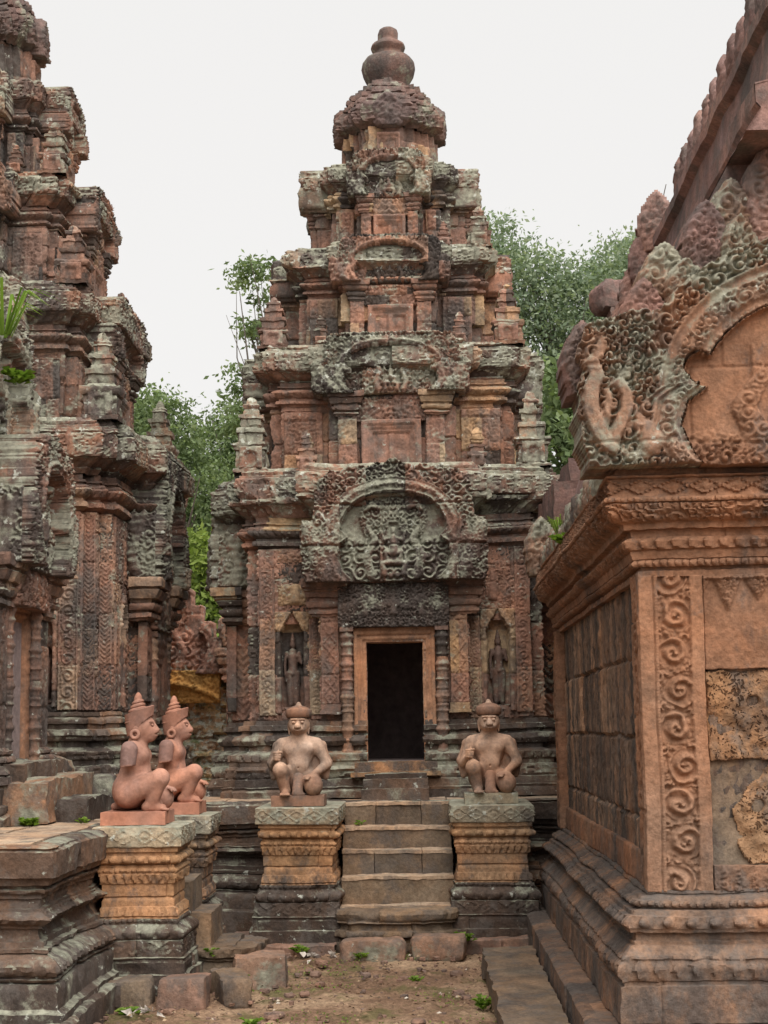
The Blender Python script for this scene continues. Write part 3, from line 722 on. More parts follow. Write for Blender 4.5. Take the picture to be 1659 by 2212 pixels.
def colonette(parent, mat, loc, r, h, seed=0, n=22, res=.012):
    """ringed round door post on a square foot"""
    x, y, z = loc; Z = np.arange(0, h+res, res); R = np.full(Z.shape, r*.78)
    for c, wd, am in [(.06, .035, .30), (.12, .02, .2), (.20, .012, .2), (.27, .03, .30), (.33, .012, .15), (.40, .012, .2), (.5, .045, .32), (.44, .012, .14), (.56, .012, .14), (.62, .012, .2), (.69, .012, .15), (.73, .03, .30), (.80, .012, .2), (.87, .02, .22), (.93, .035, .30)]:
        R += r*am*np.clip(1-((Z/h-c)/wd)**2, 0, 1)*(.75+.25*np.cos((Z-c*h)/.009))
    th = np.arange(n)*2*math.pi/n; P = np.zeros((len(Z), n, 3))
    Rr = R[:, None]*(1+.05*np.cos(th*8)[None]); P[..., 0] = x+Rr*np.cos(th); P[..., 1] = y+Rr*np.sin(th); P[..., 2] = (z+Z)[:, None]
    mb = MB(); t = h2(np.floor(Z[:-1]/(h*.26)), 1., seed); mb.grid(P, np.repeat(t[:, None], n, 1), cv=True)
    mb.box((x, y, z+.035), (r*2.1, r*2.1, .07), .04, .2); mb.box((x, y, z+h-.02), (r*2.0, r*2.0, .04), .04, .2)
    return mb.build('colonette', mat, parent, jit=.003, jscale=.04, big=.004, sharp=50, seed=seed)
def capital(parent, mat, O, Ud, w, d, h, seed=0, up=True):
    """stepped capital (or foot) of a pilaster, flaring outwards with height"""
    O = np.array(O, float); Ud = np.array(Ud, float); N = np.cross(Ud, [0, 0, 1.])
    pts = [O-Ud*w/2-N*.12, O-Ud*w/2+N*d, O+Ud*w/2+N*d, O+Ud*w/2-N*.12]
    lv = [(0, 0), (.07, .012), (.08, .035), (.17, .035), (.18, .015), (.24, .015), (.25, .045), (.40, .06), (.41, .03), (.50, .03), (.52, .065), (.70, .095), (.72, .075), (.77, .075), (.78, .11), (1, .115)]
    if not up: lv = [(1-a, b) for a, b in lv[::-1]]
    k = w/.30
    mb = MB(); z = O[2]; sweep(mb, [p[:2] for p in pts], [(z+a*h, b*k) for a, b in lv], ds=.02, dz=.018, orn=[(z+.26*h, z+.39*h, 'bead', .05, .014), (z+.80*h, z+.98*h, 'loz', .09, .008)] if up else [(z+.6*h, z+.75*h, 'bead', .05, .014)], bw=.4, bh=.25, seed=seed, cap=True)
    return mb.build('capital' if up else 'pilaster_foot', mat, parent, jit=.006, jscale=.06, big=.008, seed=seed)
def pilaster(parent, mat, O, Ud, w, h, d, seed=0, style='vine', res=.0115, margin=.16):
    def hf(u, v):
        inw = w*(1-2*margin); e = np.abs(u)/(w/2)
        if style == 'vine': c = vine(u, v+seed*.13, inw, seed)
        elif style == 'loz': c = np.maximum(lozenge(u+w*.5*(1-2*margin)*0+inw/2, v, inw, inw*1.25), .6*scroll(u, v, inw*.3, seed))
        else: c = chevron(u, v, w*.35)*.8+.3*scroll(u, v, w*.2, seed)
        edge = .012*((e > 1-2*margin+.02))*(.75+.25*beads(v, np.clip((e-(1-2*margin))/(2*margin), 0, 1), .022))
        return d+np.where(e < 1-2*margin, .020*c-.004, edge+.004)
    return relief('pilaster', mat, parent, O, Ud, w, h, hf, res=res, thick=.05, bw=5, bh=.48, bj=.006, seed=seed)
def false_door(parent, mat, O, Ud, w, h, seed=0, res=.012):
    def hf(u, v):
        a = np.abs(u)/(w/2); b = v/h
        h_ = np.where((a > .82) | (b > .9), .06, np.where((a > .70) | (b > .82), .04, np.where((a > .6) | (b > .74), .025, 0)))
        leaf = (a < .56) & (b < .70); sq = np.maximum(np.abs(a-.32)/.18, np.abs(fr(b*2.6)-.5)/.36)
        h_ = np.where(leaf & (sq < 1), .018*np.clip(1-np.floor(sq*3)/3, 0, 1), h_)
        return np.where((a < .09) & (b < .72), .035, h_)
    return relief('false_door', mat, parent, O, Ud, w, h, hf, res=res, thick=.05, joints=False, tint=.5, seed=seed)
def lintel_h(W, H, seed):
    def hf(u, v):
        au = np.abs(u); a = au/(W/2); b = v/H
        g = chain(au, v, [(0, .62*H), (.25*W/2, .5*H), (.5*W/2, .66*H), (.75*W/2, .5*H), (.95*W/2, .42*H)], .10*H)
        f = np.maximum(chain(u, v, [(0, .35*H), (0, .62*H)], [.10*H, .07*H]), chain(u, v, [(0, .72*H), (0, .78*H)], [.06*H, .05*H]))
        f2 = np.maximum(chain(au, v, [(.5*W/2, .3*H), (.5*W/2, .55*H)], [.08*H, .05*H]), chain(au, v, [(.5*W/2, .66*H), (.5*W/2, .7*H)], .05*H))
        return np.maximum(.042*scroll(au, v, H*.21, seed), np.maximum(g*.55+.02*(g > 0)*scroll(au, v, H*.12, seed+2), np.maximum(f, f2)*1.25))+.006
    return hf

# ------------------------------------------------------------------ temple tower
def redent(steps):
    """plan of a cross-shaped tower: steps = [(half width, distance of that face from the axis)], outermost first"""
    q = []
    for w, D in steps: q += [(w, -D), (w, None)]
    c = []
    for i, (w, D) in enumerate(steps):
        c.append((w, -D)); c.append((w, -(steps[i+1][1] if i+1 < len(steps) else w)))
    # c runs from the front outwards to the corner; mirror over the diagonal for the side
    half = c[:-1] if abs(c[-1][1]+c[-1][0]) < 1e-6 and False else c
    out = []
    for p in half:
        if not out or (abs(out[-1][0]-p[0])+abs(out[-1][1]-p[1])) > 1e-6: out.append(p)
    mir = [(-p[1], -p[0]) for p in out[::-1]]
    qd = out+[p for p in mir if abs(p[0]-out[-1][0])+abs(p[1]-out[-1][1]) > 1e-6]
    plan = []
    for k in range(4):
        a = k*math.pi/2; ca, sa = round(math.cos(a)), round(math.sin(a))
        plan += [(p[0]*ca-p[1]*sa, p[0]*sa+p[1]*ca) for p in qd]
    return plan
def in_view(a, b, n): return n[1] < -.5 or abs(n[0]) > .5
WALLCORN = [(0, 0), (.04, .02), (.05, .05), (.10, .055), (.11, .03), (.14, .03), (.16, .06), (.22, .085), (.28, .07), (.285, .035), (.31, .035), (.315, .055), (.335, .055), (.34, .03),
            (.40, .035), (.50, .10), (.55, .155), (.555, .185), (.86, .195), (.87, .165), (.90, .165), (.91, .135), (.95, .13), (.96, .105), (1, .10)]
def tower(name, label, cx, cy, sx, sz, steps, mats, full, seed, hole=None, st=1.0):
    """stepped sandstone sanctuary tower. sx, sz: horizontal and vertical scale of the storeys"""
    mw, mc, mb_, ml = mats
    t = thing(name, label, 'temple tower', (cx, cy, 0)); Z0 = TOP
    zz = lambda z: Z0+(z-Z0)*sz
    def fin(a, b, n): return n[1] < -.5 or (n[0]*(-cx) > 0.5 and True)
    base = redent([(w+.0, D) for w, D in steps])
    # moulded base
    m = MB(); b0, b1 = Z0, zz(1.80); H = b1-b0
    pr = [(0, .36), (.14, .36), (.15, .33), (.24, .33), (.25, .30), (.40, .29), (.41, .25), (.46, .25), (.48, .27), (.56, .25), (.60, .16), (.61, .13), (.67, .13), (.68, .18), (.74, .20), (.80, .18), (.81, .10), (.86, .10), (.87, .13), (.93, .13), (.94, .07), (1, .06)]
    sweep(m, base, [(b0+a*H, o*.66*sx) for a, o in pr], ds=.025, dz=.022, closed=True, fine=fin, orn=[(b0+.26*H, b0+.39*H, 'scroll', .09, .022), (b0+.48*H, b0+.56*H, 'petald', .08, .024), (b0+.69*H, b0+.79*H, 'bead', .055, .015)], bw=.5, bh=.17, seed=seed, chip=.02, hole=hole)
    m.build('base', ml, t, jit=.005, jscale=.07, big=.012, seed=seed)
    # wall and its cornice; then the storeys
    m = MB(); w1 = zz(3.41)
    sweep(m, base, [(b1-.02, .0), (w1+.01, .0)], ds=.02, dz=.018, closed=True, fine=fin, orn=[(b1, w1, 'scroll', .10, .020)], bw=.42, bh=.45, seed=seed+1, chip=.015, hole=hole)
    m.build('wall', mw, t, jit=.005, big=.008, seed=seed)
    top = zz(4.18); Hc = top-w1
    def cornice(plan, za, zb, k, sd, par=None):
        """mouldings below, lichened slab above"""
        H = zb-za; cut = .40
        lo = [(za+a*H, o*k) for a, o in WALLCORN if a <= cut]; hi = [(za+a*H, o*k) for a, o in WALLCORN if a >= cut]+[(zb+.01, -.30*k), (zb+.012, -.55*k)]
        m = MB(); sweep(m, plan, lo, ds=.018, dz=.014, closed=True, fine=fin, orn=[(za+.16*H, za+.28*H, 'bead', .06, .024), (za+.05*H, za+.10*H, 'petal', .045, .014)], bw=.45, bh=.2, seed=sd, chip=.03)
        a = m.build('cornice_moulding', mw, t, jit=.005, jscale=.06, big=.012, seed=sd)
        m = MB(); sweep(m, plan, hi, ds=.018, dz=.016, closed=True, fine=fin, orn=[(za+.57*H, za+.84*H, 'scroll', .075, .020), (za+.42*H, za+.54*H, 'petald', .09, .014), (za+.91*H, zb, 'bead', .07, .02)], bw=.38, bh=.30, seed=sd+1, bj=.024, groove=.016, chip=.035)
        return m.build('cornice', mc, t, jit=.006, jscale=.06, big=.016, seed=sd)
    cornice(base, w1, top, sx, seed+2)
    sb = sx; sx = st
    lv = [  # storey: bottom, wall top, storey top, half width of the core, of the middle projection
        (4.18, 4.82, 5.43, 1.09, .60), (5.43, 6.00, 6.49, .84, .47), (6.49, 7.00, 7.49, .54, .34)]
    rng = random.Random(seed)
    for q, (a, b, c, hw, pw) in enumerate(lv):
        a, b, c = zz(a), zz(b), zz(c); hw *= sx; pw *= sx; e = .085*sx*(1-.12*q)
        plan = redent([(pw, hw+e+.17*sx), (hw*.98, hw+e)])
        m = MB(); sweep(m, plan, [(a-.06, .03), (a+.04, .03), (a+.05, .0), (b+.01, 0)], ds=.016, dz=.016, closed=True, fine=fin, orn=[(a+.08, b-.02, 'scroll', .095, .010)], bw=.33, bh=.30, seed=seed+q*5, bj=.02, chip=.03)
        m.build('storey_wall', mw, t, jit=.005, big=.014, seed=seed+q)
        cornice(plan, b, c, sx*(.86-.17*q), seed+20+q*3)
        # corner antefixes standing on the ledge below
        prev = (1.37*sb if q == 0 else lv[q-1][3]*sx+.085*sx)
        cr = prev+.07*sx-.10
        for (ix, iy) in ((-1, -1), (1, -1), (1, 1), (-1, 1)):
            if q == 2 and full and ix < 0: continue                     # lost on this storey
            mini_tower(t, mc if (ix+q) % 2 else mw, (ix*cr, iy*cr, a-.03), (.33-.04*q)*sx, (.76-.13*q)*sz*(1 if rng.random() > .3 else .86), seed+q*9+ix*2+iy)
            # smaller ones beside the middle projection
            if iy < 0 and rng.random() > .25: mini_tower(t, mw, (ix*(pw+.17*sx+.04), iy*(prev+.02*sx), a-.03), (.19-.02*q)*sx, (.40-.06*q)*sz, seed+q*5+ix)
        # middle of each face: false door, posts, little pediment
        for fx, fy in ((0, -1), (1, 0), (-1, 0), (0, 1)):
            U = np.array([-fy, fx, 0.]); N = np.array([fx, fy, 0.]); D = hw+e+.17*sx
            pb = N*D; r = .0125 if (fx, fy) == (0, -1) or fx*-cx > .5 else .03
            H = b-a
            false_door(t, mw, pb+[0, 0, a+.01]+N*.012, U, pw*.95, H*.72, seed+q, res=r)
            for s in (-1, 1) if r < .02 else ():
                # carved panels between the middle and the corners
                wp_ = (hw*.98-pw)*.80; ctr = pw+(hw*.98-pw)*.55
                def pan(u, v, wp_=wp_, H=H, sd=seed+q*7+s):
                    e = np.minimum(wp_/2-np.abs(u), np.minimum(v-.02, H*.86-v))
                    vs = (np.abs(u) > wp_*.27)
                    return np.where(e < .012, .014, np.where(vs, .004+.022*vine(np.abs(u)-wp_*.37, v, wp_*.2, sd), np.maximum(.026*scroll(np.abs(u), v, .085, sd), 1.0*chain(u, v, [(0, .1*H), (0, .34*H), (0, .5*H)], [.07*H, .06*H, .03*H]))))
                relief('wall_panel', mw, t, N*(hw+e+.028)+U*s*ctr+[0, 0, a+.03], U, wp_, H*.88, pan, res=.0115, thick=.05, bw=wp_*.62, bh=H*.52, bj=.012, groove=.016, seed=seed+q*3+s)
            for s in (-1, 1):
                relief('pilaster', mw, t, pb+U*s*pw*.70+[0, 0, a], U, pw*.30, H*.80, lambda u, v: .05+.02*scroll(u, v, .06, seed+q), res=r, thick=.05, bw=.3, bh=.25, seed=seed+q+s)
                capital(t, mw, pb+U*s*pw*.72+[0, 0, a+H*.80], U, pw*.32, .07, H*.36, seed+q+s)
            relief('lintel', mw, t, pb+[0, 0, a+H*.72]+N*.02, U, pw*1.15, H*.36, lintel_h(pw*1.15, H*.36, seed+q), res=r, thick=.08, bw=.4, bh=.5, seed=seed+q)
            hp = (c-b)*1.0+.02; wp = pw*2.55
            f, mk = ped_shape(wp, hp, seed+q*3+fx)
            relief('pediment', mc if q != 1 else mw, t, pb+N*((.11-.03*q) if fy < 0 else .05)*sx+[0, 0, a+H*1.12], U, wp, hp-H*.12+.03, f, res=r, mask=mk, thick=.26*sx, bw=.36, bh=.27, groove=.02, bj=.02, seed=seed+q*3+fx+fy, jit=.006)
    # topmost storey, its stepped cap and the finial
    a, b, c, d = zz(7.49), zz(7.94), zz(8.30), zz(8.54); h4 = .335*sx
    plan = redent([(h4*.5, h4+.12), (h4*.80, h4+.05), (h4*.94, h4*.94)])
    m = MB(); sweep(m, plan, [(a-.04, .02), (b, 0)], ds=.03, dz=.03, closed=True, orn=[(a, b, 'petald', .2, .02)], bw=.25, bh=.3, seed=seed+60, bj=.02, chip=.03); m.build('storey_wall', mw, t, jit=.01, big=.015, seed=seed)
    m = MB(); H = c-b
    sweep(m, plan, [(b, .01), (b+.02, .03*sx), (b+.12*H, .075*sx), (b+.50*H, .085*sx), (b+.52*H, .055*sx), (b+.76*H, .05*sx), (b+.77*H, .02*sx), (c, .015*sx), (c+.006, -.02*sx), (c+(d-c)*.35, -.02*sx), (c+(d-c)*.36, -.06*sx), (c+(d-c)*.68, -.065*sx), (c+(d-c)*.69, -.11*sx), (d, -.12*sx), (d+.005, -.4*sx)], ds=.026, dz=.02, closed=True,
          orn=[(b+.12*H, b+.5*H, 'scroll', .12, .03), (b+.53*H, b+.755*H, 'petal', .12, .03), (b+.78*H, c, 'petal', .1, .03), (c+.01, c+(d-c)*.35, 'petal', .11, .03), (c+(d-c)*.37, c+(d-c)*.67, 'petal', .1, .03)], bw=.26, bh=.16, seed=seed+61, bj=.016, chip=.03)
    m.build('crown_storey', M_FIN, t, jit=.006, jscale=.07, big=.016, seed=seed)
    for fx, fy in ((0, -1), (1, 0), (-1, 0)):
        U = np.array([-fy, fx, 0.]); N = np.array([fx, fy, 0.])
        leaf_finial('antefix', M_FIN, t, N*(h4+.20*sx)+[0, 0, b-.02], U, .36*sx, .40*sz, .2, seed, res=.014)
        false_door(t, mw, N*(h4+.115)+[0, 0, a+.02], U, .24*sx, .36*sz, seed)
    zf = d-.03; k = sx*.97
    pr = [(0, .23), (.03, .235), (.05, .21), (.08, .225), (.13, .262), (.19, .29), (.26, .298), (.32, .285), (.36, .255), (.385, .20), (.40, .165), (.43, .155), (.45, .16), (.475, .185), (.50, .193), (.53, .18), (.56, .14), (.58, .112), (.60, .108), (.66, .112), (.70, .100), (.72, .07), (.735, .0)]
    m = MB(); m.lathe((0, 0, zf), [(z*sz, r*k) for z, r in pr], 40, .5); m.build('finial', M_FIN, t, jit=.005, jscale=.1, big=.012, sharp=40)
    return t
# ------------------------------------------------------------------ ground
def ground():
    xs = np.concatenate([[-150, -60, -25, -12], np.linspace(-7, -2.6, 10), np.arange(-2.5, 1.4, .022), np.linspace(1.5, 7, 12), [12, 25, 60, 150]])
    ys = np.concatenate([[-20, -5, 2, 5, 7], np.arange(8.2, 13.4, .026), np.linspace(13.6, 22, 10), [30, 45, 80, 160, 300]])
    X, Y = np.meshgrid(xs, ys, indexing='ij')
    Z = .030*n2(X, Y, .55, 1)+.016*n2(X, Y, .17, 2)+.009*n2(X, Y, .06, 3)
    _, _, r, hid = cells(X, Y, .075, .35, 4); Z = Z+.016*np.clip(1-(r/.42)**2, 0, 1)*(hid > .62)
    far = (np.abs(X) > 8) | (Y > 20) | (Y < 6); Z = np.where(far, 0, Z)
    mb = MB(); mb.grid(np.stack([X, Y, Z], -1)[:, ::1], .5)
    o = mb.build('ground', M_SOIL, None, jit=0, big=0, sharp=0); o['kind'] = 'structure'
ground()

# ------------------------------------------------------------------ terrace (platform of the towers)
def terrace():
    t = thing('stone_terrace', 'low dark moulded stone platform carrying both towers, black crust on its sides', 'terrace')
    plan = [(-7, 9.0), (-2.2, 9.0), (-2.2, 13.82), (3.6, 13.82), (3.6, 21), (-7, 21)]
    T = TOP
    pr = [(-.05, .20), (.20, .19), (.21, .165), (.22, .15), (.345, .145), (.35, .12), (.37, .12), (.375, .09), (.385, .09), (.39, .115), (.415, .13), (.44, .125), (.47, .09), (.50, .04), (.505, .055), (.525, .055), (.53, .02), (.56, .02), (.565, -.01), (.60, -.03), (.63, -.03), (.635, .0), (.65, .0), (.655, .02), (.69, .045), (.725, .02), (.73, .0), (.745, .0), (.75, -.03), (.80, -.03), (.805, -.005), (.83, -.005), (.835, .02), (.855, .025), (.86, .0), (.875, .0), (.88, .04), (.92, .06), (.925, .085), (T-.03, .09), (T-.008, .08), (T, .05), (T+.004, -.05)]
    m = MB(); f = lambda a, b, n: (n[1] < -.5 or n[0] > .5) and a[0] > -8
    sweep(m, plan, pr, ds=.025, dz=.02, closed=True, fine=f, orn=[(.385, .47, 'petald', .09, .022), (.655, .725, 'bead', .07, .026), (.75, .80, 'scroll', .06, .014), (.835, .857, 'bead', .03, .010), (.945, 1.07, 'scroll', .09, .006)], bw=.72, bh=.365, seed=5, bj=.018, groove=.014, chip=.03)
    m.build('moulded_side', M_BASE, t, jit=.0045, jscale=.06, big=.018, seed=4)
    # lowest step in front of the near corner and along the side
    m = MB(); sweep(m, [(-7, 8.72), (-1.98, 8.72), (-1.98, 10.35)], [(-.05, .02), (.15, .02), (.165, 0), (.17, -.3)], ds=.03, dz=.03, bw=.55, bh=.4, seed=9, bj=.02, chip=.03); m.build('plinth_step', M_BASE, t, jit=.012, jscale=.1, big=.02)
    # paving slabs
    m = MB(); rng = random.Random(3)
    for (x0, x1, y0, y1) in ((-7, -2.26, 9.06, 13.9), (-7, 3.5, 13.9, 21)):
        x = x0
        while x < x1-.01:
            w = min(rng.uniform(.45, .9), x1-x); y = y0
            while y < y1-.01:
                d = min(rng.uniform(.35, .8), y1-y); m.box((x+w/2, y+d/2, T-.06+rng.uniform(-.006, .006)), (w-.012, d-.012, .12), .12 if y < 15 else .4, rng.random()); y += d
            x += w
    m.build('paving', M_PAVE, t, jit=.006, jscale=.1, big=.01)
terrace()

# ------------------------------------------------------------------ pedestals, steps
PED_LV = [(-.03, .115), (.165, .11), (.17, .085), (.27, .08), (.275, .06), (.375, .058), (.38, .045), (.39, .055), (.43, .05), (.47, .025), (.475, .018), (.482, .018), (.512, .018), (.518, .006), (.53, .004), (.585, 0), (.59, -.008), (.735, -.008), (.74, .0), (.80, .004), (.805, .012), (.81, .012), (.842, .012), (.847, .004), (.865, .008), (.87, .03), (.922, .032), (.926, .014), (.945, .016), (.948, .03), (.978, .034)]
def pedestal(label, x0, x1, y0, y1, seed):
    t = thing('statue_pedestal', label, 'pedestal', ((x0+x1)/2, (y0+y1)/2, 0), 0, 'moulded pedestals of the guardian statues')
    hx, hy = (x1-x0)/2-.035, (y1-y0)/2-.035; plan = [(-hx, -hy), (hx, -hy), (hx, hy), (-hx, hy)]
    f = lambda a, b, n: n[1] < -.5 or n[0] > .5
    m = MB(); sweep(m, plan, [p for p in PED_LV if p[0] <= .513], ds=.012, dz=.011, closed=True, fine=f, orn=[(.285, .37, 'loz', .09, .010), (.385, .465, 'bead', .085, .030), (.482, .512, 'bead', .036, .016)], bw=.62, bh=.27, seed=seed, bj=.007, chip=.02)
    m.build('base', M_BASE, t, jit=.003, jscale=.05, big=.009, seed=seed)
    m = MB(); sweep(m, plan, [p for p in PED_LV if p[0] >= .512], ds=.0105, dz=.010, closed=True, fine=f, orn=[(.525, .585, 'petal', .05, .016), (.738, .80, 'petald', .05, .020), (.81, .842, 'bead', .034, .016), (.87, .922, 'bead', .075, .028)], bw=.8, bh=.22, seed=seed+1, bj=.006, chip=.010)
    m.build('shaft', M_PED, t, jit=.0018, jscale=.05, big=.008, seed=seed)
    m = MB(); sweep(m, plan, [(.976, .03), (.979, .046), (.985, .05), (1.105, .05), (1.110, .04), (1.112, .02), (1.113, -.2)], ds=.010, dz=.010, closed=True, fine=f, orn=[(1.0, 1.09, 'loz', .115, .010)], bw=.9, bh=.6, groove=0, seed=seed+2, bj=.004, chip=.016, cap=True)
    m.build('cap', M_PEDTOP, t, jit=.003, jscale=.07, big=.007, seed=seed)
    return t
pedestal('carved pedestal left of the middle steps, grey-green cap and ochre shaft', -1.36, -.72, 12.63, 13.72, 21)
pedestal('carved pedestal right of the middle steps, beside the library corner', .185, .82, 12.63, 13.72, 22)
pedestal('nearest pedestal with dark-stained ochre shaft, under the front of the two side-facing statues', -2.19, -1.635, 10.47, 11.04, 23)
pedestal('farther of the two pedestals at the left stairs, partly hidden by the nearer one', -2.19, -1.615, 11.69, 12.27, 24)

def stairs(name, label, cx, y_in, n, tops, depth, w, mat, along='y', seed=0):
    t = thing(name, label, 'steps'); rng = random.Random(seed)
    for i, z in enumerate(tops):
        m = MB(); z0 = (tops[i+1] if i+1 < len(tops) else -.05)-.0
        d0, d1 = y_in-depth*(i+1), y_in-depth*i+.06
        x = cx-w/2; tr = MB()
        cuts = [w] if i % 2 else [w*.30, w*.42, w*.28]
        for c in cuts:
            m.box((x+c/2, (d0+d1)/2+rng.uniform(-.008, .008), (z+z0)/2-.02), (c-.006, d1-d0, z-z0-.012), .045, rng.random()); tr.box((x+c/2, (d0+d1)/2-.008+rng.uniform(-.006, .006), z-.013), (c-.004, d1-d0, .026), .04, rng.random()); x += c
        st = m.build('step', mat, t, jit=.006, jscale=.07, big=.012, seed=seed+i); tr.build('tread', M_PAVE, st, jit=.006, jscale=.05, big=.012, seed=seed+i)  # paler tread slab: light caught by the step tops, put into the colour
    return t
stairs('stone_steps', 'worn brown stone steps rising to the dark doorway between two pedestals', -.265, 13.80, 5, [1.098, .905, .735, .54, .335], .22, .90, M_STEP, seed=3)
# moulded moonstone step at the foot
def foot_step():
    t = thing('moulded_foot_step', 'curved moulded lowest step at the foot of the middle stairs', 'step')
    m = MB(); plan = [(-.72, 12.72), (-.70, 12.56), (-.60, 12.47), (-.265, 12.43), (.07, 12.47), (.16, 12.56), (.18, 12.72)]
    sweep(m, plan, [(-.03, .04), (.08, .04), (.085, .02), (.11, .015), (.13, .045), (.17, .045), (.18, .01), (.22, .0), (.235, .04), (.30, .05), (.325, .035), (.335, -.05), (.336, -.16)], ds=.016, dz=.012, orn=[(.115, .175, 'bead', .06, .012), (.0, .08, 'petald', .11, .015)], bw=.5, bh=.13, seed=2, chip=.03)
    m.box((-.265, 12.66, .17), (.80, .2, .325), .06, .5); m.build('tread', M_STEP, t, jit=.006, jscale=.06, big=.012)
foot_step()
def kerb(label, pts, z, seed):
    m = MB(); sweep(m, pts, [(-.05, .03), (z-.01, .03), (z, .01), (z+.002, -.3)], ds=.03, dz=.02, bw=.5, bh=.3, seed=seed, bj=.015, chip=.03)
    tag(m.build('kerb_course', M_BLK2, None, jit=.008, jscale=.08, big=.015), label, 'kerb')
kerb('low reddish kerb stones along the foot of the pedestal left of the steps', [(-1.62, 13.3), (-1.62, 12.44), (-.74, 12.44)], .085, 8)
kerb('low dark kerb stones along the foot of the pedestal beside the library', [(.19, 12.44), (.90, 12.44), (.90, 13.3)], .11, 9)
# steps between the left pedestals, rising to the left
def left_stairs():
    t = thing('side_steps', 'dark steps between the two left pedestals, seen from the side', 'steps')
    for i, z in enumerate((.92, .70, .48, .26)):
        m = MB(); x1 = -1.98+.16*(i+1); m.box((x1-.25, 11.365, z/2), (.5, .62, z), .05); m.build('step', M_STEP, t, jit=.008, big=.014, seed=i)
    m = MB(); th = np.linspace(-math.pi/2, math.pi/2, 12); plan = [(-1.36+.16*math.cos(a), 11.36+.34*math.sin(a)) for a in th]
    sweep(m, [(-1.7, 11.02)]+plan+[(-1.7, 11.70)], [(-.03, .05), (.05, .05), (.06, .02), (.09, .04), (.13, .02), (.16, .0), (.20, .05), (.25, .045), (.26, -.3)], ds=.02, dz=.013, orn=[(.0, .05, 'petald', .08, .01), (.20, .25, 'petald', .09, .015)], bw=.4, bh=.2, seed=3, chip=.04, cap=True)
    m.build('foot_step', M_STEP, t, jit=.008, jscale=.06, big=.014)
left_stairs()

def rock(name, label, c, s, rot, mat, seed, rnd=12, group='fallen stone blocks', jit=.010):
    m = MB(); m.box((0, 0, s[2]/2-.03), s, .03, .5, rot=rot, rnd=rnd); o = m.build(name, mat, None, jit=jit, jscale=.08, big=.028, sharp=50, seed=seed, loc=c)
    return tag(o, label, 'stone block', group)
rock('fallen_block', 'long laterite foot stone, left of the pair lying at the foot of the middle steps', (-.435, 12.20, 0), (.50, .26, .19), .02, M_BLK, 1, 9)
rock('fallen_block', 'grey-green lichened foot stone, right of the pair at the foot of the middle steps', (.055, 12.22, 0), (.42, .25, .19), -.03, M_BLK, 2, 9)
rock('fallen_block', 'squarish block with pale lichened face lying alone on the soil left of centre', (-1.17, 11.02, 0), (.36, .34, .24), .12, M_BLK, 3, 16)
rock('fallen_block', 'purple-brown block at the foot of the nearest pedestal', (-1.55, 10.22, 0), (.28, .30, .23), -.05, M_BLK2, 4, 16)
rock('fallen_block', 'dark tilted block wedged beside the purple-brown one', (-1.30, 10.50, 0), (.20, .50, .20), .25, M_STEP, 5, 9)
rock('fallen_block', 'flat dark kerb block along the foot of the nearest pedestal', (-1.95, 10.22, 0), (.42, .22, .20), .0, M_STEP, 6, 9)
def slab():
    o = MB().box((.545, 9.75, .085), (.36, 3.5, .17), .05, .45); b = o.build('kerb_slab', M_STEP, None, jit=.009, jscale=.09, big=.022)
    tag(b, 'long dark kerb slab with a chipped left edge beside the library base', 'slab')
slab()

# ------------------------------------------------------------------ guardian statues
GR = 'kneeling guardian statues'
guardian('guardian_statue', 'kneeling beaked guardian left of the steps, clean pale chest, brown cap with pale knob', 'cap', (-1.045, 12.93, 1.113), 0, (M_BUFF, M_BUFFR, M_BUFFR), GR)
guardian('guardian_statue', 'kneeling beaked guardian right of the steps, chest mottled with grey stains', 'cap', (.505, 12.93, 1.113), 0, (M_BUFF, M_BUFFR, M_PEDTOP), GR)
guardian('guardian_statue', 'nearest pink monkey-headed guardian in profile with broken arms and cone headdress', 'spire', (-1.94, 10.76, 1.113), math.pi/2, (M_PINK, M_PINK, M_PINKD), GR)
guardian('guardian_statue', 'farther pink monkey-headed guardian in profile, half hidden by its twin', 'spire', (-1.89, 11.98, 1.113), math.pi/2, (M_PINK, M_PINK, M_PINKD), GR)

